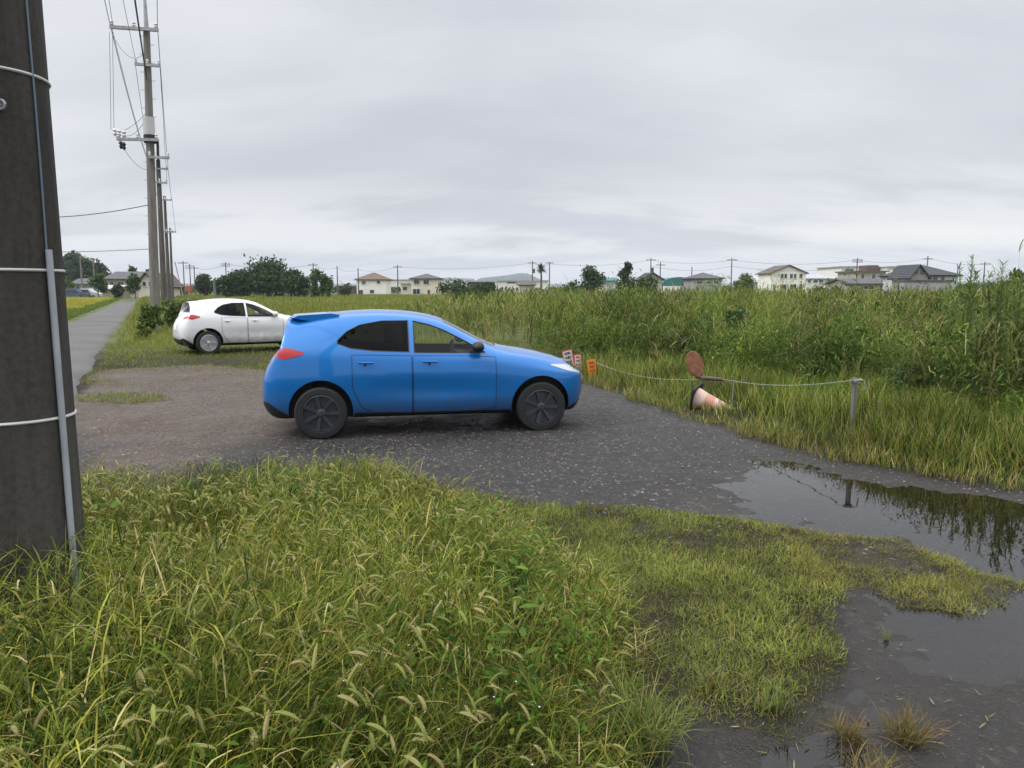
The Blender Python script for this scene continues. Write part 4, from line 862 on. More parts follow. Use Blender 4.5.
def arm_pole(name_label, px0, py0, Y0, top_px, top_py, r0, r1, matl, arms, extras=None, zbase=0.0, group='utility poles along the lane', tip=None):
    p0 = at(px0, py0, Y0); base = Vector((p0.x, Y0, zbase)); top = at(top_px, top_py, Y0); root = empty('utility_pole', base); tag(root, name_label, 'utility pole', group)
    slope = (top - p0) / (top.z - p0.z); bot = p0 - slope * (p0.z - zbase); root.location = bot
    b = MB(); L_ = [Vector((0, 0, 0)), (top - bot) * .5, top - bot]; b.tube(L_, [r0, (r0 + r1) / 2, r1], 14); b.build('pole_shaft', matl, root, smooth=True)
    if tip: b = MB(); b.tube([top - bot - Vector((0, 0, .3)), top - bot + Vector((0, 0, tip))], [r1 * .8, r1 * .35], 8); b.build('pole_top_extension', M_STEEL, root, smooth=True)
    for (xa, ya, xb, yb, th) in arms:
        a_, b_ = at(xa, ya, Y0 - r0), at(xb, yb, Y0 - r0); b = MB(); m_ = (a_ + b_) / 2 - bot; dv = b_ - a_; ang = math.atan2(dv.z, dv.x)
        b.box(m_, (dv.length, th, th), M=Matrix.Rotation(-ang, 3, 'Y')); ao = b.build('crossarm', M_STEEL, root)
        k_ = 3 if dv.length > .8 else 2
        for q in range(k_):
            f = .04 + .92 * q / (k_ - 1); pt = a_.lerp(b_, f) - bot; b = MB(); b.lathe([(th * .3, 0), (th * .6, th * .4), (th * .35, th * .8), (th * .6, th * 1.2), (th * .3, th * 1.7)], 8, Matrix.Translation(pt + Vector((0, 0, th / 2)))); b.build('insulator', M_INS, ao, smooth=True)
    return root, bot
Y2 = 29.0
p2, b2 = arm_pole('tall grey concrete pole with a long sideways bracket beside the lane, nearest of its row', 155, 298, Y2, 146.5, 30, .185, .115, M_PFAR,
    [(110, 27, 158, 30, .11), (135, 64, 160, 66, .09), (117, 139, 158, 140, .10), (149, 157, 169, 158, .09)], tip=1.6)
b = MB(); c_ = at(149, 127, Y2) - b2
b.tube([c_ + Vector((0, 0, -.34)), c_ + Vector((0, 0, .34))], .20, 14); b.build('cable_sleeve', mat('sleeve_grey', (.5, .5, .5), .5), p2, smooth=True)
c_ = at(150.5, 139, Y2) - b2; b = MB(); b.tube([c_ + Vector((0, 0, -.14)), c_ + Vector((0, 0, .13))], .235, 14); b.build('pole_clamp', M_BLK, p2, smooth=True)
for py in range(36, 250, 9):
    b = MB()
    q = at(146.5 + (py - 30) * (155 - 146.5) / 268, py, Y2) - b2; sg = 1 if (py // 9) % 2 else -1; b.tube([q, q + Vector((sg * .27, 0, 0))], .011, 5); b.build('step_bolt', M_STEEL, p2)
b = MB(); q0 = at(157.5, 139, Y2) - b2; q1 = at(158.5, 168, Y2) - b2; b.tube([q0, q1], .05, 8); b.build('cable_drop', M_WIRE, p2, smooth=True)
for (ix, iy) in ((119, 133), (124, 134), (115, 132), (121, 145), (124, 146)):
    q = at(ix, iy, Y2) - b2; b = MB(); b.lathe([(.03, -.14), (.075, -.06), (.04, 0), (.085, .06), (.03, .14)], 8, Matrix.Translation(q)); b.build('insulator', M_INS if iy < 140 else M_BLK, p2, smooth=True)
p3, b3 = arm_pole('dark concrete pole directly behind the tall nearest one', 164, 296, 46, 158, 160, .185, .12, M_PDK, [(150, 168, 168, 169, .1), (152, 182, 167, 183, .1)])
p4, b4 = arm_pole('thin dark pole, third in the row by the lane', 169, 292, 68, 164.5, 196, .18, .11, M_PDK, [(158, 200, 172, 200, .12), (160, 232, 173, 232, .12)])
p5, b5 = arm_pole('pole far down the lane just right of three nearer poles', 172.5, 292, 92, 170, 228, .18, .11, M_PDK, [(166, 232, 176, 232, .14)])
b = MB(); q0 = at(175, 262, 60) ; q1 = at(183, 296, 60); b.tube([q0, q1], .04, 6); tag(b.build('guy_stay', M_STEEL), 'slanting stay rod by the distant row of poles', 'stay')

def cable(pts_, rad, label, group, sag=0.5, name='power_cable', n=18, m=M_WIRE):
    a_, b_ = Vector(pts_[0]), Vector(pts_[1]); P_ = []
    for i in range(n + 1):
        t_ = i / n; q = a_.lerp(b_, t_); q.z -= sag * 4 * t_ * (1 - t_); P_.append(q)
    b = MB(); b.tube(P_, rad, 5, cap=False); o = b.build(name, m, smooth=True); tag(o, label, 'cable', group); return o
g1 = 'cables from the near pole to the tall lane pole'
tops = [(NPX - .9, NPY, 11.5), (NPX - .3, NPY, 11.5), (NPX + .9, NPY, 11.5), (NPX - .05, NPY, 9.2), (NPX - .6, NPY, 10.5)]
ends = [at(110, 24, Y2), at(113, 26, Y2), at(157.5, 26, Y2), at(147, 80, Y2), at(136, 62, Y2)]
rad_ = [.012, .009, .011, .024, .008]
LB1 = ['leftmost cable reaching the left end of the top crossarm of the tall lane pole', 'second cable from the left at the top crossarm of the tall lane pole', 'cable reaching the right end of the top crossarm of the tall lane pole', 'thickest black overhead cable slanting down to the tall lane pole', 'thin cable ending at the short second crossarm of the tall lane pole']
for t_, e_, r_, l_ in zip(tops, ends, rad_, LB1): cable([t_, e_], r_, l_, g1, .35)
g2 = 'cables between the tall lane pole and the dark pole behind'
for e_, f_, r_, l_ in (((110, 24), (150, 166), .012, 'cable dropping from the far left tip of the top crossarm to the dark pole behind'), ((112, 28), (151, 167), .010, 'cable dropping from just inside the left tip of the top crossarm'), ((157.5, 26), (168, 166), .012, 'cable dropping from the right tip of the top crossarm, right of the tall pole'), ((135, 62), (154, 180), .009, 'cable dropping from the left end of the short second crossarm'), ((160, 64), (167, 181), .010, 'cable dropping from the right end of the short second crossarm'), ((115, 134), (151, 168), .010, 'slack cable hanging from the long sideways bracket to the dark pole')):
    cable([at(*e_, Y2), at(*f_, 46)], r_, l_, g2, .5)
g3 = 'cables between the distant lane poles'
for ((e_, ye), (f_, yf)), l_ in zip(((((151, 168), 46), ((159, 199), 68)), (((168, 168), 46), ((172, 199), 68)), (((160, 232), 68), ((166, 232), 92)), (((172, 199), 68), ((176, 232), 92))), ('left cable from the dark pole to the third lane pole', 'right cable from the dark pole to the third lane pole', 'left cable from the third lane pole to the fourth', 'right cable from the third lane pole to the fourth')):
    cable([at(*e_, ye), at(*f_, yf)], .014, l_, g3, .4)
for xx in (109.5, 112.5): cable([at(xx, 32, Y2), at(xx + 1.5, 130, Y2)], .008, ('left' if xx < 111 else 'right') + ' of two vertical jumper cables hanging below the left crossarm tip', 'jumper cables on the tall lane pole', 0)
cable([at(118, 132, Y2), at(146, 113, Y2)], .008, 'upper looping jumper cable from bracket end to grey sleeve', 'loops on the tall lane pole', .12)
cable([at(122, 135, Y2), at(144, 122, Y2)], .008, 'lower looping jumper cable from bracket end to grey sleeve', 'loops on the tall lane pole', .2)
cable([at(113, 36, Y2), at(147, 50, Y2)], .007, 'slack looping cable below the topmost crossarm', 'slack loops', .5)
cable([at(148, 205, Y2), at(-40, 212, 34)], .016, 'single cable leaving the tall lane pole towards the left, upper of two', None, .35)
cable([at(150, 249, Y2), at(-40, 249, 34)], .011, 'single cable leaving the tall lane pole towards the left, lower of two', None, .12)

# far poles along the horizon
far_poles = [(80, 256, 300, 120, 'slim pale pole before the wooded hill, left of the round tree', []), (93, 259, 298, 128, 'slim pale pole before the wooded hill, right of the round tree', []),
 (183, 261, 293, 150, 'pole with crossarm left of the crowded distant poles', [2]), (189.5, 264, 293, 170, 'pole at the centre of the crowded distant poles', [2, 4]), (194, 266, 293, 185, 'last thin pole of the crowded distant row', [2]),
 (214, 279, 301, 75, 'short white post at the meadow edge before the trees', []), (225.5, 262, 292, 160, 'pole with double crossarm rising left of the big tree clump', [2, 4]), (313, 263, 292, 160, 'pole with crossarm rising behind the light green trees', [2]),
 (337, 266, 292, 170, 'plain thin pole left of the orange roofed house', []), (358, 268, 292, 175, 'pole just behind the orange roofed house', []), (397.5, 265, 292, 170, 'pole between the orange roofed house and the cream house', [2]),
 (532.5, 261, 290, 180, 'pole left of the palm tree', [2, 10]), (549.5, 262, 290, 180, 'pole right of the palm tree', [1]), (651, 258, 290, 160, 'pole with transformer left of the turquoise roof', [2, 12]), (660.5, 262, 290, 165, 'slightly lower pole beside the turquoise roof', [3]),
 (692, 267, 290, 190, 'very thin distant pole above the grey roofed house', []), (732, 258, 290, 150, 'pole right of the grey roofed house', [2]), (857.5, 258, 290, 150, 'pole before the brown flat roofed house', [2, 4]), (928, 256, 275, 160, 'pole rising over the dark grey gabled house', [3]), (985, 262, 285, 150, 'pole behind the tall weeds at the right edge', [2]),
 (903, 268, 285, 190, 'faint pole left of the dark grey house', []), (958, 266, 285, 190, 'faint pole right of the dark grey house', [])]
FP = {}
for (px, yt, yb, Yp, lb, arms) in far_poles:
    rr = .115 * Yp / 150 if 'slim' not in lb and 'white' not in lb else .14
    top = at(px, yt, Yp); base = Vector((top.x, Yp, 0)); root = empty('utility_pole', base); tag(root, lb, 'utility pole', 'distant poles')
    b = MB(); b.tube([(0, 0, 0), (0, 0, top.z)], [rr * 1.1, rr * .8], 8); b.build('pole_shaft', M_PFAR if 'slim' in lb or 'white' in lb else M_PDK, root, smooth=True)
    for dy in arms:
        zz = at(px, yt + dy, Yp).z; b = MB(); wd = 2.0 if dy < 9 else .5; b.box((0 if dy < 9 else .35, -.15, zz), (wd, .14, .14 if dy < 9 else 1.0)); b.build('crossarm' if dy < 9 else 'transformer', M_PDK, root)
    FP[px] = (top, Yp)
SN = {194: 'crowded poles', 225.5: 'double crossarm pole', 313: 'light green trees pole', 337: 'plain thin pole', 358: 'orange roof pole', 397.5: 'pole before the cream house', 532.5: 'pole left of the palm', 549.5: 'pole right of the palm', 651: 'transformer pole', 732: 'pole by the grey roof', 857.5: 'pole by the brown building', 928: 'pole over the dark roof', 985: 'pole behind the weeds'}
def span(a_, b_, dy=1.0, sag=1.2):
    p, q = FP[a_][0], FP[b_][0]; cable([(p.x, p.y, p.z - dy), (q.x, q.y, q.z - dy)], .022, ('lower' if dy > 1 else 'faint') + ' cable between ' + SN[a_] + ' and ' + SN[b_], 'cables on the horizon', sag, n=14)
for a_, b_ in ((194, 225.5), (225.5, 313), (313, 337), (337, 358), (358, 397.5), (397.5, 532.5), (532.5, 549.5), (549.5, 651), (651, 732), (732, 857.5), (857.5, 928), (928, 985)):
    span(a_, b_, .4, .5 + .012 * abs(FP[a_][0].x - FP[b_][0].x))
for a_, b_ in ((651, 732), (732, 857.5), (857.5, 928)): span(a_, b_, 1.6, .9)

# ------------------------------------------------------------------ objects at the lot edge
M_RUST = mat('rust', (0.20, 0.085, 0.045), 0.85, var=.35, vscale=14, bump=.3); M_RUSTD = mat('dark_rusty_steel', (0.10, 0.07, 0.055), 0.7, var=.3, vscale=20)
M_CONE = mat('faded_cone_plastic', (0.58, 0.40, 0.33), 0.6, var=.15, vscale=6); M_CONER = mat('cone_red_stripe', (0.50, 0.25, 0.18), 0.55); M_RUB = mat('rubber_base', (0.014, 0.015, 0.015), .7)
M_POST = conc('post_concrete', (0.22, 0.20, 0.18), .35); M_ROPE = mat('weathered_rope', (0.25, 0.28, 0.22), .8, var=.25, vscale=20)
def basis(z_axis, up=Vector((0, 0, 1))):
    z_ = z_axis.normalized(); x_ = up.cross(z_).normalized() if abs(up.dot(z_)) < .99 else Vector((1, 0, 0)); y_ = z_.cross(x_); return Matrix((x_, y_, z_)).transposed()
# fallen cone
cb = at(696.5, 398, 10.6); ct = at(731, 409.5, 10.35); axis = (ct - cb).normalized(); B = basis(axis)
cone = empty('traffic_cone', (cb.x, cb.y, float(height([cb.x], [cb.y])[0]))); tag(cone, 'faded pink traffic cone lying on its side in the grass', 'traffic cone'); off = cb - cone.location
M4 = Matrix.Translation(off) @ B.to_4x4(); b = MB(); prof = [(.15, 0.0), (.145, .03), (.115, .14)]
b.lathe(prof, 28, M4); b.lathe([(.1155, .14), (.09, .27)], 28, M4, 1); b.lathe([(.0905, .27), (.066, .39)], 28, M4); b.lathe([(.0665, .39), (.050, .46)], 28, M4, 1); b.lathe([(.0505, .46), (.022, .60), (.018, .605)], 28, M4)
b.build('cone_body', [M_CONE, M_CONER], cone, smooth=True)
b = MB(); b.box(off - axis * .015, (.37, .37, .028), M=B @ Matrix.Rotation(.2, 3, 'Z')); b.build('cone_base', M_RUB, cone, bevel=.012)
# rusty stand
dc = at(695, 364, 11.1); st = empty('barrier_stand', (dc.x + .2, dc.y, float(height([dc.x + .2], [dc.y])[0]))); tag(st, 'rusty round plate on a bent barrier stand above the fallen cone', 'barrier stand'); so = Vector(st.location)
nrm = Vector((.10, -.97, .15)).normalized(); Bd = basis(nrm) @ Matrix.Rotation(R(18), 3, 'Z'); M4 = Matrix.Translation(dc - so) @ Bd.to_4x4() @ Matrix.Diagonal((.125, .20, 1, 1)); b = MB()
b.lathe([(.01, -.012), (.93, -.012), (1.0, 0), (.95, .012), (.5, .016), (.01, .016)], 32, M4); b.build('round_plate', M_RUST, st, smooth=True)
pa, pb_ = at(699, 377, 11.1) - so, at(724, 379.5, 11.0) - so; b = MB(); b.tube([dc - so + Vector((.02, -.01, -.16)), pa + Vector((-.02, 0, 0)), pa + Vector((.05, -.01, -.012)), pb_], [.024, .026, .03, .026], 10); b.build('bent_pipe', M_RUSTD, st, smooth=True)
for px_ in (692, 707, 713):
    q = at(px_, 380, 11.1) - so; b = MB(); b.tube([q, Vector((q.x + .01, q.y + .05, 0.02))], .012, 6); b.build('leg', M_STEEL if px_ != 692 else mat('green_tape', (.03, .14, .12), .5), st, smooth=True)
# post on the bank
pp = at(855, 378, 8.45); pz = float(height([pp.x], [8.45])[0]); po = empty('fence_post', (pp.x, 8.45, pz - .2)); tag(po, 'square grey post holding the rope at the edge of the puddle', 'post')
b = MB(); b.box((0, 0, (pp.z - pz + .2) / 2), (.044, .044, pp.z - pz + .2), rz=.3); b.build('post_shaft', M_POST, po, bevel=.006)
b = MB(); b.box((0, 0, pp.z - pz + .2 - .035), (.07, .07, .024), rz=.3); b.tube([(-.06, -.03, pp.z - pz + .175), (.07, -.03, pp.z - pz + .18)], .009, 6); b.build('rope_bracket', M_STEEL, po)
sk = at(733, 380, 10.2); b = MB(); b.tube([(sk.x, sk.y, 0.05), (sk.x + .01, sk.y, sk.z)], .007, 6); tag(b.build('rope_stake', M_STEEL), 'thin metal stake carrying the rope right of the fallen cone', 'stake')
# signs
M_SW = mat('sign_white', (.62, .58, .54), .5, var=.12, vscale=12); M_SO = mat('sign_orange', (.75, .25, .03), .5, var=.12, vscale=12); M_SR = mat('sign_red', (.5, .05, .035), .5); M_SK = mat('sign_black', (.02, .02, .02), .6); M_SYY = mat('sign_text_red', (.45, .03, .02), .5)
def sign(px, py, Y_, w_, h_, tilt, yaw, face, border, strokes, stroke_m, label):
    c = at(px, py, Y_); zb = float(height([c.x], [Y_])[0]); root = empty('warning_sign', (c.x, Y_, zb), yaw); tag(root, label, 'sign', 'small signs at the rope'); cz = c.z - zb
    Mt = Matrix.Rotation(tilt, 3, 'Y'); b = MB(); b.box((0, 0, cz), (w_, .012, h_), M=Mt); b.box(Mt @ Vector((0, -.004, 0)) + Vector((0, 0, cz)), (w_ - .03, .010, h_ - .03), mi=1, M=Mt); b.build('board', [border, face], root)
    b = MB()
    for (sx_, sz_, sw_, sh_) in strokes: b.box(Mt @ Vector((sx_ * w_, -.012, sz_ * h_)) + Vector((0, 0, cz)), (sw_ * w_, .004, sh_ * h_), M=Mt)
    b.build('lettering', stroke_m, root)
    b = MB(); e_ = Mt @ Vector((0, .02, -h_ / 2)) + Vector((0, 0, cz)); t_ = Mt @ Vector((0, .02, h_ / 2)) + Vector((0, 0, cz)); b.tube([Vector((e_.x * 1.2, .03, -.05)), e_, t_], .012, 6); b.build('stake', mat('sign_stake_wood', (.25, .17, .1), .8), root)
# stroke patterns like the four characters one above the other, illegible at this distance
K1 = [(0, .36, .5, .035), (0, .29, .6, .03), (-.12, .32, .06, .12), (.14, .32, .06, .12), (0, .12, .6, .03), (0, .05, .5, .03), (.02, .09, .07, .16), (0, -.12, .55, .03), (-.16, -.17, .06, .1), (.16, -.17, .06, .1), (0, -.21, .5, .03), (0, -.36, .6, .03), (.05, -.31, .06, .12)]
sign(568.5, 359, 14.9, .21, .36, -.22, .15, M_SW, M_SR, K1, M_SK, 'white sign board with red edge and black writing, leftmost of three')
sign(578, 362, 14.7, .15, .30, -.10, .1, M_SW, M_SR, K1, M_SYY, 'narrow white and red sign board in the middle of three')
sign(592, 368, 14.2, .17, .32, -.12, .1, M_SO, M_SO, K1, M_SYY, 'small orange sign board with red writing, rightmost of three')
# rope in three spans
def rope(a_, b_, sag, label): cable([a_, b_], .0048, label, None, sag, 'barrier_rope', 24, M_ROPE)
rope(at(595, 362, 14.2), at(703, 379, 11.05), .12, 'pale rope sagging between the orange sign and the rusty stand')
rope(at(722, 379.5, 11.0), at(733, 381, 10.2), .0, 'short end of rope between rusty stand and thin stake')
rope(at(733, 381, 10.2), at(853, 380, 8.4), .06, 'pale rope strung from the thin stake to the square post')
b = MB(); e0 = at(855, 381, 8.45); b.tube([e0, e0 + Vector((.05, -.02, .03)), e0 + Vector((.09, -.03, .0)), e0 + Vector((.10, -.03, -.09))], .0085, 6); tag(b.build('rope_tail', M_ROPE, smooth=True), 'loose knotted end of rope curling off the square post', 'rope')
# ------------------------------------------------------------------ trees and shrubs
def tree(name, px, ytop, Y_, wpx, label, cols, n=1500, leaf=0.45, cat='tree', group='distant trees', shape='round', ybase=None, seed=0, trunk=True, lobes=9, zb=0.0, low=0.12):
    rs = np.random.default_rng(seed + int(px)); top = at(px, ytop, Y_); H_ = top.z - zb; W_ = wpx / CAM_F * Y_ / 2
    root = empty(name, (top.x, Y_, zb)); tag(root, label, cat, group)
    if trunk:
        b = MB(); tr_ = max(.08, W_ * .06); b.tube([(0, 0, -.1), (rs.normal(0, .02) * H_, 0, H_ * .3), (rs.normal(0, .03) * H_, 0, H_ * .7)], [tr_, tr_ * .8, tr_ * .35], 8)
        for k in range(5):
            a = rs.uniform(0, 6.28); b.tube([(0, 0, H_ * (.25 + .08 * k)), (math.cos(a) * W_ * .3, math.sin(a) * W_ * .3, H_ * (.45 + .08 * k)), (math.cos(a) * W_ * .6, math.sin(a) * W_ * .6, H_ * (.55 + .08 * k))], [tr_ * .4, tr_ * .25, tr_ * .1], 5)
        b.build('trunk', M_BARK, root, smooth=True)
    L_ = []
    for k in range(lobes):
        f = (k + .5) / lobes; a = rs.uniform(0, 6.28)
        if shape == 'round': z = low + (1 - low) * (.15 + .72 * f); r = W_ * .62 * math.sqrt(max(.05, 1 - (1.7 * (f - .38)) ** 2)); lr = W_ * rs.uniform(.36, .5)
        elif shape == 'cone': z = low + (1 - low) * f * .93; r = W_ * .75 * (1 - f) ** .8; lr = W_ * (.5 - .3 * f)
        elif shape == 'upright': z = rs.uniform(.15, .8); r = W_ * rs.uniform(0, .75); lr = W_ * rs.uniform(.2, .32)
        else: z = rs.uniform(.1, .7); r = W_ * rs.uniform(.1, .75); lr = W_ * rs.uniform(.3, .45)
        vz = lr * (1.0 if shape != 'upright' else 2.0)
        zc_ = min(H_ * z, H_ - vz * .95); L_.append((r * math.cos(a) * rs.uniform(.6, 1.1), r * math.sin(a) * .8, max(zc_, vz * .6), lr, vz))
    if shape == 'round': L_.append((rs.normal(0, .1) * W_, 0, H_ - W_ * .42, W_ * .45, W_ * .42))
    L_ = np.array(L_); i = rs.integers(0, len(L_), n); d = rs.normal(0, 1, (n, 3)); d /= np.linalg.norm(d, axis=1)[:, None]; rad = rs.random(n) ** .45 * (1 + .18 * rs.normal(0, 1, n))
    P_ = np.stack([L_[i, 0] + d[:, 0] * L_[i, 3] * rad, L_[i, 1] + d[:, 1] * L_[i, 3] * rad, L_[i, 2] + d[:, 2] * L_[i, 4] * rad], 1); P_ = P_[P_[:, 2] > 0.02 * H_]; i = i[:len(P_)]; n2 = len(P_)
    tone = rs.uniform(.75, 1.3, len(L_)); c_ = np.array(cols)[rs.integers(0, len(cols), n2)] * tone[rs.integers(0, len(L_), n2)][:, None] * rs.uniform(.8, 1.2, (n2, 1))
    a1 = rs.normal(0, 1, (n2, 3)); a1 /= np.linalg.norm(a1, axis=1)[:, None]; a2 = np.cross(a1, rs.normal(0, 1, (n2, 3))); a2 /= np.linalg.norm(a2, axis=1)[:, None]
    s_ = leaf * rs.uniform(.5, 1.2, n2)[:, None]
    V = np.stack([P_ - a1 * s_, P_ + a2 * s_ * .45, P_ + a1 * s_, P_ - a2 * s_ * .45], 1); T_ = np.array([(0, 1, 2), (0, 2, 3)])[None] + (np.arange(n2) * 4)[:, None, None]
    npmesh('crown', V, T_, np.repeat(c_[:, None], 4, 1).reshape(-1, 3), CROWN, root); return root
M_BARK = mat('bark', (.09, .07, .05), .9, var=.3)
TD = [(.030, .060, .020), (.045, .080, .028), (.060, .10, .035), (.022, .045, .016)]; TM = [(.07, .115, .035), (.10, .15, .045), (.05, .085, .025)]; TL = [(.13, .18, .05), (.17, .21, .065), (.09, .13, .04)]
tree('woodland_tree', 72, 252, 230, 34, 'tall dark tree at the left end of the wooded rise', TD, 1400, .8, group='trees of the wooded rise')
tree('woodland_tree', 87, 257, 235, 32, 'second dark tree crown of the wooded rise behind the slim poles', TD, 1400, .8, group='trees of the wooded rise')
tree('woodland_tree', 99, 264, 240, 24, 'lowest dark tree crown at the right end of the wooded rise', TD, 1000, .8, group='trees of the wooded rise')
tree('woodland_tree', 60, 262, 225, 22, 'dark tree of the wooded rise half hidden by the near pole', TD, 900, .8, group='trees of the wooded rise')
tree('garden_tree', 97, 274, 118, 20, 'round dark green tree with a bare trunk at the rice field edge', TM, 1500, .3, group='garden trees on the left', lobes=11, low=.3)
tree('garden_tree', 69, 276, 118, 9, 'yellowish green bush beside the edge of the near pole', TL, 500, .28, group='garden trees on the left')
tree('garden_tree', 117, 284, 120, 14, 'low dark bush between the sheds and the tiled house', TD, 700, .28, group='garden trees on the left')
tree('garden_tree', 134, 274, 120, 17, 'round green tree in front of the beige gable', TM, 1300, .3, group='garden trees on the left', lobes=11, low=.2)
tree('garden_tree', 132, 266, 170, 14, 'tree crown rising behind the tiled roof', TM, 700, .5, group='garden trees on the left')
tree('garden_tree', 148, 269, 175, 10, 'small tree crown right of the tall one behind the tiled roof', TM, 500, .5, group='garden trees on the left')
tree('garden_tree', 180, 283, 160, 12, 'low dark trees seen between the lane poles', TD, 600, .4, group='garden trees on the left', shape='spread')
tree('broadleaf_tree', 204, 274, 140, 22, 'small round dark tree standing alone left of the big clump', TD, 1300, .36)
tree('broadleaf_tree', 267, 259, 130, 56, 'tallest and widest dark green tree of the clump behind the white car', TD + TM[:1], 5200, .36, lobes=16)
tree('broadleaf_tree', 241, 270, 128, 38, 'rounded dark tree on the left shoulder of the big clump', TD, 2800, .36, lobes=11)
tree('broadleaf_tree', 224, 277, 126, 28, 'low dark tree at the left foot of the big clump', TD, 1600, .36, lobes=9)
tree('broadleaf_tree', 290, 269, 128, 34, 'dark tree on the right shoulder of the big clump', TD + TM[:1], 2400, .36, lobes=10)
tree('broadleaf_tree', 303, 276, 126, 22, 'low dark tree at the right foot of the big clump', TD, 1100, .34)
tree('leafy_tree', 314, 267, 120, 22, 'tall pale green feathery tree below a pole crossarm', TM, 1300, .30, shape='upright', lobes=12)
tree('leafy_tree', 328, 271, 120, 22, 'pale green tree with several upright tips', TM, 1200, .30, shape='upright', lobes=12)
tree('leafy_tree', 344, 278, 150, 20, 'small dark tree left of the orange roofed house', TD, 700, .36, shape='spread')
tree('leafy_tree', 461, 277, 105, 44, 'dark green bushy tree right of the cream house', TD, 2600, .28, shape='spread', lobes=14)
tree('leafy_tree', 486, 282, 108, 30, 'dark green low bush before the grey flat shed', TD, 1600, .28, shape='spread', lobes=10)
tree('leafy_tree', 446, 291, 70, 14, 'grey green bush in the meadow below the dark bushy tree', TM, 900, .16, shape='spread', lobes=8)
tree('leafy_tree', 590, 266, 110, 34, 'dark rounded tree with a ragged top above the reeds', TD + TM[:1], 2200, .28, lobes=10)
tree('leafy_tree', 570, 276, 115, 26, 'low dark tree just left of the ragged topped tree', TD, 900, .28, shape='spread')
tree('conifer_tree', 627, 261, 110, 34, 'dark pointed conifer above the reeds', TD, 2000, .26, shape='cone', lobes=12, low=.0)
tree('leafy_tree', 647, 273, 112, 32, 'dark bush right of the pointed conifer', TD, 1300, .28, shape='spread')
tree('leafy_tree', 745, 274, 105, 24, 'rounded yellow green tree left of the white gabled house', TL, 2000, .26, lobes=11, low=.0)
tree('leafy_tree', 818, 284, 100, 22, 'dark hedge like bush right of the white gabled house', TD, 1000, .26, shape='spread')
tree('leafy_tree', 838, 285, 100, 18, 'dark bush below the white factory', TD, 800, .26, shape='spread')
tree('leafy_tree', 775, 291, 95, 30, 'low dark hedge in front of the white gabled house', TD, 900, .24, shape='spread')
tree('leafy_tree', 1018, 270, 60, 26, 'dark tree at the right edge behind the tall weeds', TD, 1500, .2, lobes=9)
# shrubs on the pole verge and in the reeds
SH = [(.08, .125, .03), (.12, .17, .04), (.05, .08, .02), (.17, .22, .05)]
gv = 'bushes on the verge of the lane'
tree('shrub', 150, 296, 27.5, 26, 'leafy bush at the foot of the tall lane pole, nearest the lane', SH, 2600, .075, 'bush', gv, 'spread', trunk=False, lobes=14)
tree('shrub', 172, 292, 31, 34, 'broad leafy bush right of the tall lane pole', SH, 3200, .08, 'bush', gv, 'spread', trunk=False, lobes=16)
tree('shrub', 141, 318, 24.5, 20, 'low pale bush in front of the verge bushes', SH, 1200, .06, 'bush', gv, 'spread', trunk=False, lobes=9)
tree('shrub', 190, 294, 36, 30, 'bushy green weeds behind the white car roof', SH, 2200, .09, 'bush', gv, 'spread', trunk=False, lobes=12)
gr_ = 'darker bushes among the reeds'; SD = [(.045, .08, .025), (.07, .115, .035), (.10, .15, .05)]
tree('shrub', 742, 288, 15.5, 40, 'dark rounded bush among the reeds below the yellow green tree', SD, 3500, .055, 'bush', gr_, 'spread', trunk=False, lobes=14)
tree('shrub', 855, 290, 13.2, 32, 'dark bush among the reeds below the brown flat roofed house', SD, 3200, .05, 'bush', gr_, 'spread', trunk=False, lobes=13)
tree('shrub', 905, 350, 9.9, 80, 'dark leafy bush low in the weeds right of the square post', SD, 4500, .042, 'bush', gr_, 'spread', trunk=False, lobes=16)
gw = 'tall feathery weeds at the right'; FW = [(.17, .24, .065), (.22, .29, .085), (.11, .17, .045)]
def weed(px, ytop, Y_, wpx, label, n=70, seed=1):
    rs = np.random.default_rng(seed); top = at(px, ytop, Y_); zb = float(height([top.x], [Y_])[0]); Ht = top.z - zb; W_ = wpx / CAM_F * Y_ / 2
    root = empty('tall_weed', (top.x, Y_, zb)); tag(root, label, 'weed', gw); acc = Acc(); b = MB()
    for k in range(9):
        az = rs.uniform(0, 6.28); sp = rs.uniform(0, W_); h_ = Ht * (1.0 if k == 0 else rs.uniform(.72, .97)); P_ = [(0, 0, 0), (math.cos(az) * sp * .35, math.sin(az) * sp * .35, h_ * .5), (math.cos(az) * sp, math.sin(az) * sp, h_)]
        if k == 0: P_ = [(0, 0, 0), (0, 0, h_ * .5), (0, 0, h_)]
        b.tube(P_, [.011, .007, .003], 5); m_ = n; f = rs.uniform(.25, 1, m_); A = np.array(P_)
        q = np.where(f[:, None] < .5, A[0] + (A[1] - A[0]) * (f[:, None] * 2), A[1] + (A[2] - A[1]) * (f[:, None] * 2 - 1))
        c_ = np.array(FW)[rs.integers(0, 3, m_)] * rs.uniform(.8, 1.2, (m_, 1))
        blades(acc, q, rs.uniform(.10, .24, m_) * (1.15 - .5 * f), rs.uniform(.010, .022, m_), rs.uniform(0, 6.28, m_), rs.uniform(.3, 1.0, m_), rs.uniform(.2, 1.0, m_), c_, 3, .4)
    b.build('stems', mat('weed_stem', (.14, .15, .06), .7), root, smooth=True); acc.build('leaves', LEAF, root)
weed(972, 256, 11.5, 34, 'tallest feathery weed, left one of the group at the right edge', seed=2)
weed(1003, 262, 10.6, 34, 'feathery weed right of the tallest one', seed=3)
weed(1022, 272, 9.6, 30, 'feathery weed cut by the right edge of the picture', seed=4)
weed(950, 285, 11.0, 30, 'shorter feathery weed left of the tallest one', seed=5)
weed(985, 300, 9.9, 40, 'leafy weed low in front of the tall feathery ones', seed=6)
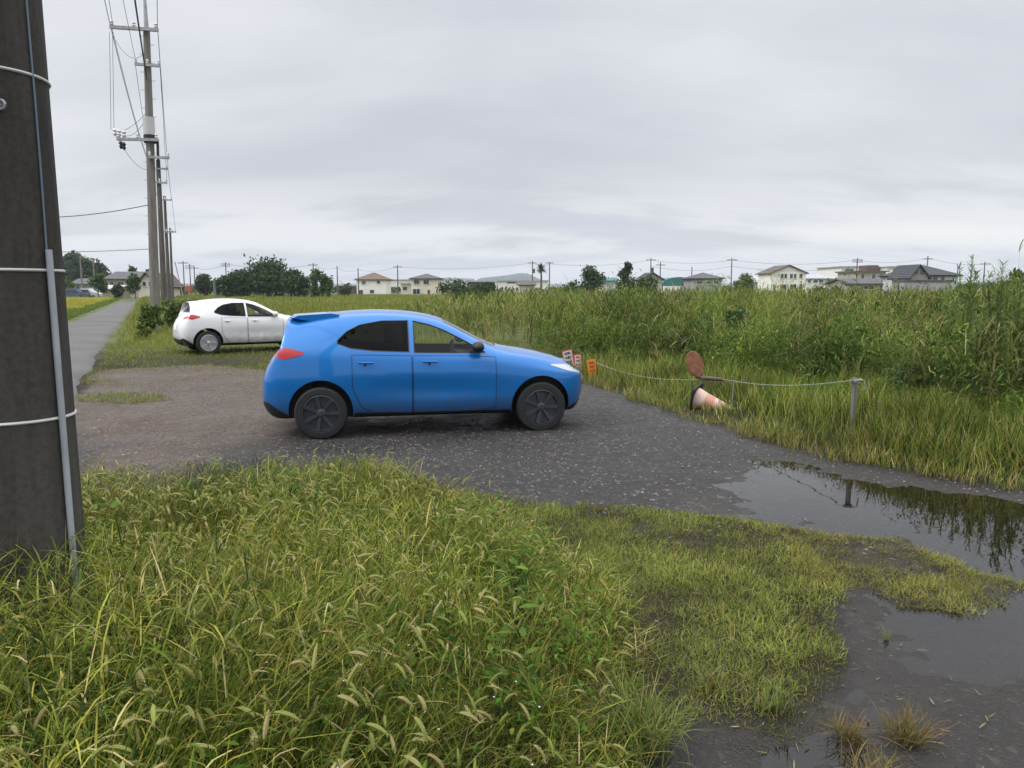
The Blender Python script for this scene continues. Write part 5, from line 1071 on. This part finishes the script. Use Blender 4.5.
# palm
pt = at(541, 263, 190); palm = empty('palm_tree', (pt.x, 190, 0)); tag(palm, 'lone palm tree between two poles on the horizon', 'palm tree')
b = MB(); b.tube([(0, 0, 0), (.1, 0, pt.z * .5), (0, 0, pt.z - 1.5)], [.28, .22, .2], 8); b.build('trunk', M_BARK, palm, smooth=True)
acc = Acc(); n = 150; rt = np.tile(np.array([[0, 0, pt.z - 1.6]]), (n, 1)); blades(acc, rt, RNG.uniform(1.3, 2.2, n), .22, RNG.uniform(0, 6.28, n), RNG.uniform(0, 1.9, n), RNG.uniform(.3, 1.2, n), pal(n, TD, [1] * 4), 3, .5); acc.build('crown', CROWN, palm)

# ------------------------------------------------------------------ buildings
def W(c, v=.06): return mat('wall_paint', c, .85, var=v, vscale=.5)
M_WINF = mat('window_dark', (.03, .035, .045), .15, coat=.5); M_WFR = mat('window_frame', (.6, .6, .6), .5); M_DOOR = mat('house_door', (.10, .07, .05), .5)
def tiles(name, c):
    m = mat(name, c, .7, var=.15, vscale=1.5); t = m.node_tree; P = t.nodes['Principled BSDF']; co = t.nodes.new('ShaderNodeTexCoord'); wv = t.nodes.new('ShaderNodeTexWave'); wv.inputs['Scale'].default_value = 1.6; wv.bands_direction = 'X'
    t.links.new(co.outputs['Object'], wv.inputs[0]); b = t.nodes.new('ShaderNodeBump'); b.inputs['Strength'].default_value = .6; b.inputs['Distance'].default_value = .08; t.links.new(wv.outputs[0], b.inputs['Height']); t.links.new(b.outputs[0], P.inputs['Normal']); return m
T_OR, T_GR, T_DG, T_BR = tiles('tile_orange', (.14, .09, .062)), tiles('tile_grey', (.085, .083, .09)), tiles('tile_dark', (.035, .038, .045)), tiles('tile_brown', (.105, .08, .068))
T_MET = tiles('metal_roof', (.42, .44, .46))
def house(name, label, x0, x1, ytop, yeave, Y_, depth, roof, wallm, roofm, wins=(), rz=0.0, cat='house', group='houses beyond the field', doors=(), over=.5, zb=0.0, parent=None):
    """x0,x1: pixel ends of the front wall, ytop/yeave: ridge and eave heights, all at distance Y_"""
    a, c = at(x0, yeave, Y_), at(x1, yeave, Y_); w_ = c.x - a.x; he = a.z - zb; hr = at(x0, ytop, Y_).z - zb
    root = empty(name, ((a.x + c.x) / 2, Y_ + depth / 2, zb), rz); tag(root, label, cat, group); hw, hd = w_ / 2, depth / 2
    b = MB(); b.box((0, 0, he / 2), (w_, depth, he)); 
    if roof == 'gable_front': b.quad([(-hw, -hd, he), (hw, -hd, he), (0, -hd, hr - .12)]); b.quad([(hw, hd, he), (-hw, hd, he), (0, hd, hr - .12)])
    if roof == 'gable_side': b.quad([(-hw, -hd, he), (-hw, 0, hr - .12), (-hw, hd, he)]); b.quad([(hw, -hd, he), (hw, 0, hr - .12), (hw, hd, he)])
    b.build('wall', wallm, root); b = MB(); o = over; th = .18
    def slab(p): 
        n_ = (Vector(p[1]) - Vector(p[0])).cross(Vector(p[2]) - Vector(p[0])).normalized(); n_ = n_ if n_.z > 0 else -n_; lo = [Vector(q) for q in p]; hi = [q + n_ * th for q in lo]; k = len(p); s0 = len(b.v)
        b.v += [tuple(q) for q in lo + hi]; b.f += [tuple(s0 + i for i in reversed(range(k))), tuple(s0 + k + i for i in range(k))] + [(s0 + i, s0 + (i + 1) % k, s0 + k + (i + 1) % k, s0 + k + i) for i in range(k)]; b.mi += [0] * (k + 2)
    dz = (hr - he)
    if roof == 'flat': b.box((0, 0, he + .15), (w_ + 2 * o, depth + 2 * o, .3))
    elif roof == 'gable_front':
        s = dz / hw * o; slab([(-hw - o, -hd - o, he - s), (0, -hd - o, hr), (0, hd + o, hr), (-hw - o, hd + o, he - s)]); slab([(hw + o, -hd - o, he - s), (0, -hd - o, hr), (0, hd + o, hr), (hw + o, hd + o, he - s)])
    elif roof == 'gable_side':
        s = dz / hd * o; slab([(-hw - o, -hd - o, he - s), (hw + o, -hd - o, he - s), (hw + o, 0, hr), (-hw - o, 0, hr)]); slab([(-hw - o, hd + o, he - s), (hw + o, hd + o, he - s), (hw + o, 0, hr), (-hw - o, 0, hr)])
    elif roof == 'hip':
        r_ = max(0, hw - hd * .9); e_ = [(-hw - o, -hd - o, he), (hw + o, -hd - o, he), (hw + o, hd + o, he), (-hw - o, hd + o, he)]; R1, R2 = (-r_, 0, hr), (r_, 0, hr)
        slab([e_[0], e_[1], R2, R1]); slab([e_[2], e_[3], R1, R2]); slab([e_[1], e_[2], R2]); slab([e_[3], e_[0], R1]); b.box((0, 0, he), (w_ + 2 * o - .1, depth + 2 * o - .1, .12))
    elif roof == 'arch':
        k = 12; pts = [(hw * -math.cos(math.pi * i / k), he + dz * math.sin(math.pi * i / k)) for i in range(k + 1)]
        for i in range(k): b.quad([(pts[i][0], -hd, pts[i][1]), (pts[i + 1][0], -hd, pts[i + 1][1]), (pts[i + 1][0], hd, pts[i + 1][1]), (pts[i][0], hd, pts[i][1])])
        b.quad([(p[0], -hd, p[1]) for p in pts]); b.quad([(p[0], hd, p[1]) for p in pts])
    b.build('roof', roofm, root)
    for (wx0, wy0, wx1, wy1) in wins:
        p, q = at(wx0, wy0, Y_), at(wx1, wy1, Y_); cx, cz = (p.x + q.x) / 2 - (a.x + c.x) / 2, (p.z + q.z) / 2 - zb; ww, wh = q.x - p.x, p.z - q.z
        b = MB(); b.box((cx, -hd - .03, cz), (ww + .14, .12, wh + .14)); b.box((cx, -hd - .06, cz - wh / 2 - .1), (ww + .3, .16, .06)); f_ = b.build('window', M_WFR, root)
        b = MB(); b.box((cx - ww * .255, -hd - .08, cz), (ww * .47, .06, wh)); b.box((cx + ww * .255, -hd - .08, cz), (ww * .47, .06, wh)); b.build('pane', M_WINF, f_)
    for (wx0, wy0, wx1) in doors:
        p, q = at(wx0, wy0, Y_), at(wx1, wy0, Y_); b = MB(); cx = (p.x + q.x) / 2 - (a.x + c.x) / 2; b.box((cx, -hd - .04, (p.z - zb) / 2), (q.x - p.x, .1, p.z - zb)); b.build('door', M_DOOR, root)
    return root
WH, CR, BE, GY, PG = W((.82, .80, .74)), W((.68, .62, .50)), W((.42, .38, .31)), W((.34, .34, .34)), W((.55, .57, .60))
WPK = W((.66, .60, .55)); BRN = W((.13, .095, .08)); DBR = W((.15, .12, .10))
# left group
house('tiled_house', 'long two storey house with grey tiled roof behind the round garden trees', 106, 141, 272, 279, 132, 9, 'gable_side', BE, T_GR, [(110, 282, 114, 285), (118, 282, 124, 285), (128, 281, 133, 285)])
house('beige_house', 'beige gabled house just left of the tall lane pole', 138, 156, 273, 284, 126, 9, 'gable_front', CR, T_BR, [(143, 282, 146, 286), (149, 282, 151, 286)])
house('garden_shed', 'low pale roofed shed before the tiled house', 100, 118, 286, 289, 124, 4, 'gable_side', BE, T_MET, [])
house('garden_shed', 'grey shed at the foot of the wooded rise, beside the near pole', 72, 89, 279, 284, 150, 7, 'gable_side', GY, T_GR, [(76, 286, 80, 289)])
# middle group
house('family_house', 'white two storey house with orange brown hip roof', 356.5, 386, 273, 280, 200, 8, 'hip', WH, T_OR, [(362, 281, 365.5, 284), (377, 281, 380, 283.5), (359, 290, 363, 295), (370, 290, 374, 293)])
house('carport', 'low dark carport left of the orange roofed house', 337, 355, 283, 286, 205, 6, 'flat', BRN, T_MET, [])
house('family_house', 'cream two storey house with grey hip roof and two upper windows', 411, 439, 274, 279, 190, 8, 'hip', CR, T_GR, [(414, 280, 419.5, 284), (423.5, 280, 429, 284), (413, 289, 420, 294)], doors=[(427.5, 290, 430)])
house('annex', 'pale low annex left of the cream house', 401, 411, 283, 284, 192, 6, 'flat', WPK, T_MET, [(403, 287, 407, 290)])
house('warehouse', 'long white warehouse wall behind the cream house', 386, 460, 279, 280, 330, 18, 'flat', WH, T_MET, [], cat='warehouse', group='sheds and warehouses')
house('storage_shed', 'grey brown flat roofed shed right of the dark bushes', 468, 494, 280, 282, 170, 9, 'flat', DBR, T_MET, [], cat='shed', group='sheds and warehouses')
house('warehouse', 'white warehouse with a dark strip window below the distant hill', 487, 548, 279, 281, 260, 20, 'flat', WH, T_MET, [(507, 282, 525, 283.2)], cat='warehouse', group='sheds and warehouses')
house('storage_shed', 'small brown roofed shed left of the palm tree', 519, 534, 282, 285, 165, 6, 'gable_side', WPK, T_BR, [], cat='shed', group='sheds and warehouses')
# right group
M_TEAL = mat('turquoise_roof', (.03, .14, .14), .5, var=.1, vscale=.4)
house('arched_hall', 'hall with a low arched turquoise roof', 661, 698, 277, 286, 190, 25, 'arch', WH, M_TEAL, [], cat='hall', group='sheds and warehouses')
house('storage_shed', 'small low turquoise roof left of the conifer', 603, 618, 278, 281, 190, 12, 'gable_side', PG, M_TEAL, [], cat='shed', group='sheds and warehouses')
house('family_house', 'low grey house with grey hip roof right of the turquoise hall', 693, 722, 273, 279, 150, 8, 'hip', GY, T_GR, [(697, 281, 702, 284), (706, 281, 711, 284), (714, 281, 718, 284)])
house('family_house', 'dark gabled roof showing behind the bush right of the conifer', 643, 662, 273, 279, 150, 8, 'gable_front', BE, T_DG, [])
house('storage_shed', 'pale grey shed with metal roof left of the white gabled house', 752, 770, 277, 282, 175, 8, 'gable_side', PG, T_MET, [], cat='shed', group='sheds and warehouses')
house('family_house', 'large white two storey house with a broad front gable', 771.5, 806, 265.5, 273, 165, 9, 'gable_front', WH, T_BR, [(781, 274, 783.2, 278), (784.5, 274, 786.7, 278), (790, 274, 792.5, 278), (794, 274, 796, 278), (799.5, 274, 802, 278), (780, 284.5, 786, 289.5), (790, 284.5, 796, 289.5), (773, 285, 775, 289)], doors=[(799.5, 284, 802)], over=.45)
house('office_building', 'white single storey building with a row of windows under a grey roof', 807, 838, 274, 279, 210, 12, 'hip', WH, T_MET, [(808, 280, 810.5, 282.5), (814, 280, 817.5, 282.5), (819.5, 280, 823, 282.5), (828, 280, 831, 282.5)])
house('factory', 'pale factory block with a dark window band, left of the brown building', 841, 878, 266, 267, 260, 20, 'flat', WH, T_MET, [(845, 269, 853, 273)], cat='factory', group='sheds and warehouses')
house('factory', 'white factory block with a wide dark window band, left of the dark gabled house', 888, 914, 266, 267, 255, 20, 'flat', WH, T_MET, [(893, 268.5, 909, 272.5)], cat='factory', group='sheds and warehouses')
bh = house('brown_building', 'brown two storey flat roofed building with a penthouse', 857, 886, 270.5, 272, 170, 10, 'flat', BE, BRN, [(861, 274, 864, 279), (872, 274, 875, 279), (880, 274, 884, 279)])
b = MB(); p = at(879, 268, 170); b.box((p.x - bh.location.x, 0, p.z), (2.6, 4, 1.4)); b.build('penthouse', BRN, bh)
house('long_house', 'long low house with a grey roof in front of the brown building', 850, 903, 279, 284, 140, 10, 'gable_side', BE, T_GR, [(864, 286, 874, 289), (890, 285, 897, 288)])
dh = house('dark_roof_house', 'house with steep dark grey gable and long sloping roof on the right', 910, 958, 264.5, 276, 125, 9, 'hip', PG, T_DG, [(933, 277, 937, 281), (941, 277, 944, 281)])
b = MB(); a_, c_ = at(911, 276, 122), at(928, 276, 122); ap = at(919.5, 265, 122); lx = dh.location.x; ly = 122 - dh.location.y
b.quad([(a_.x - lx, ly, 0), (c_.x - lx, ly, 0), (c_.x - lx, ly, a_.z), (ap.x - lx, ly, ap.z), (a_.x - lx, ly, a_.z)]); b.quad([(a_.x - lx, ly, 0), (a_.x - lx, ly + 6, 0), (a_.x - lx, ly + 6, a_.z), (a_.x - lx, ly, a_.z)])
b.build('gable_wall', W((.27, .25, .23)), dh); b = MB()
for e_ in (a_, c_):
    s_ = -1 if e_ is a_ else 1; q = [(e_.x - lx + s_ * .4, ly - .4, e_.z - .35), (ap.x - lx, ly - .4, ap.z + .12), (ap.x - lx, ly + 7, ap.z + .12), (e_.x - lx + s_ * .4, ly + 7, e_.z - .35)]; b.quad(q); b.quad([(x_, y_, z_ - .22) for x_, y_, z_ in q][::-1]); b.quad([q[0], q[1], (q[1][0], q[1][1], q[1][2] - .22), (q[0][0], q[0][1], q[0][2] - .22)])
b.build('gable_roof', T_DG, dh)
for (xa, ya, xb, yb) in ((915, 270, 918, 274), (921, 270, 924, 274)):
    p, q = at(xa, ya, 121.9), at(xb, yb, 121.9); b = MB(); b.box(((p.x + q.x) / 2 - lx, ly - .06, (p.z + q.z) / 2), (q.x - p.x, .1, p.z - q.z)); b.build('window', M_WINF, dh)
house('garden_wall', 'grey terrace wall in front of the dark roofed house', 904, 952, 281, 282, 112, 2, 'flat', GY, T_GR, [], cat='wall', over=.1)
# small orange works banner by the distant poles
b = MB(); p = at(188.5, 286, 140); b.box((0, 0, p.z - .5), (1.1, .1, 1.0)); b.tube([(-.7, .1, 0), (-.7, .1, p.z)], .05, 5); b.tube([(.7, .1, 0), (.7, .1, p.z)], .05, 5); o = b.build('works_banner', mat('banner_orange', (.45, .12, .07), .6)); o.location = (p.x, 140, 0); tag(o, 'small red orange banner at the foot of the crowded distant poles', 'banner')
# parked vehicles by the sheds on the left, tiny
def far_vehicle(px, Y_, paint, label, rz):
    p = at(px, 300, Y_); root = empty('parked_vehicle', (p.x, Y_, 0), rz); tag(root, label, 'vehicle', 'vehicles by the sheds')
    b = MB(); pr = [(-2.0, .35), (-2.05, .9), (-1.7, 1.0), (-1.3, 1.55), (.6, 1.6), (1.2, 1.05), (2.0, .9), (2.05, .4)]; n = len(pr)
    for yy in (-.8, .8): b.v += [(a, yy * (1 if z < 1.2 else .85), z) for a, z in pr]
    b.f = [tuple(range(n)), tuple(range(2 * n - 1, n - 1, -1))] + [(i, (i + 1) % n, n + (i + 1) % n, n + i) for i in range(n)]; b.mi = [0] * len(b.f); b.build('body', paint, root, bevel=.08)
    b = MB(); b.quad([(-1.25, -.83, 1.05), (.9, -.83, 1.05), (.5, -.74, 1.5), (-1.15, -.74, 1.5)]); b.build('window', M_WINF, root)
    for wx in (-1.3, 1.3):
        for wy in (-.8, .8): b = MB(); b.tube([(wx, wy - .1, .32), (wx, wy + .1, .32)], .32, 14); b.build('wheel', M_TYRE, root)
far_vehicle(74, 118, mat('vehicle_blue', (.07, .10, .15), .4), 'small blue grey vehicle beside the edge of the near pole', .2)
far_vehicle(87, 120, mat('vehicle_white', (.6, .6, .6), .4), 'small white vehicle left of the round garden tree', .1)

# ------------------------------------------------------------------ distant hill
M_HILL = mat('hill_forest', (.022, .04, .035), .95, var=.3, vscale=.01)
def ridge(pts, Y_, name, dpt=500):
    X0 = []; n = 60; b = MB(); xs = np.linspace(pts[0][0], pts[-1][0], n); ysx = np.interp(xs, [p[0] for p in pts], [p[1] for p in pts]); ridge_ = []
    for k, (a, y_) in enumerate(zip(xs, ysx)):
        p = at(a, y_ + .35 * math.sin(k * 1.9) * (1 if 3 < k < n - 4 else 0), Y_); ridge_.append(p)
    rows = [[(p.x, Y_ - dpt, -3) for p in ridge_], [(p.x, Y_ - dpt * .45, max(-2, p.z * .62)) for p in ridge_], [(p.x, Y_, max(-1, p.z)) for p in ridge_], [(p.x, Y_ + dpt, -3) for p in ridge_]]
    for r in range(3):
        for k in range(n - 1): b.quad([rows[r][k], rows[r][k + 1], rows[r + 1][k + 1], rows[r + 1][k]])
    tag(b.build(name, M_HILL, smooth=True), kind='structure')
ridge([(474, 288), (478, 278.5), (490, 277), (505, 275.5), (512, 274.5), (520, 273), (528, 273.5), (534, 276.5), (540, 279), (548, 288)], 2800, 'hills')
ridge([(428, 288), (436, 278.6), (446, 277.6), (460, 278), (474, 278.8), (480, 288)], 3300, 'hills')
ridge([(-200, 288), (-100, 279), (0, 277), (60, 280), (110, 281), (170, 284), (230, 283), (330, 284), (420, 283), (600, 284), (760, 283), (900, 282), (1100, 281), (1250, 288)], 4200, 'hills')
# far belt of trees and hedges closing the plain
acc = Acc(); n = 26000; yy = RNG.uniform(240, 420, n); xx = RNG.uniform(-1, 1, n) * yy * .75; hh = 2.2 + 2.4 * (fbm(xx, yy * 0 + 3, .02, 4, 8)) + 1.2 * fbm(xx, yy, .1, 3, 9); hh = np.clip(hh, 1.0, 6)
rt = np.stack([xx, yy, RNG.random(n) * hh], 1); blades(acc, rt, RNG.uniform(.8, 1.8, n), RNG.uniform(.6, 1.3, n), RNG.uniform(0, 6.28, n), RNG.uniform(0, 1.5, n), .5, pal(n, TD + TM, [1] * 7), 2, 1.0, [.6, 1, 0])
tag(acc.build('hedgerow', CROWN), 'far dark hedges and low woods along the horizon', 'hedges', kind='stuff')
# air
hz = MB(); hz.box((0, 2300, 70), (9600, 6400, 160 + 0.0)); hm = bpy.data.materials.new('air'); hm.use_nodes = True; t = hm.node_tree; t.nodes.clear(); o_ = t.nodes.new('ShaderNodeOutputMaterial'); pv = t.nodes.new('ShaderNodeVolumePrincipled')
pv.inputs['Color'].default_value = (.84, .89, .97, 1); pv.inputs['Density'].default_value = 0.00022; t.links.new(pv.outputs[0], o_.inputs['Volume']); 
HAZE = hz.build('haze', hm); tag(HAZE, kind='stuff')
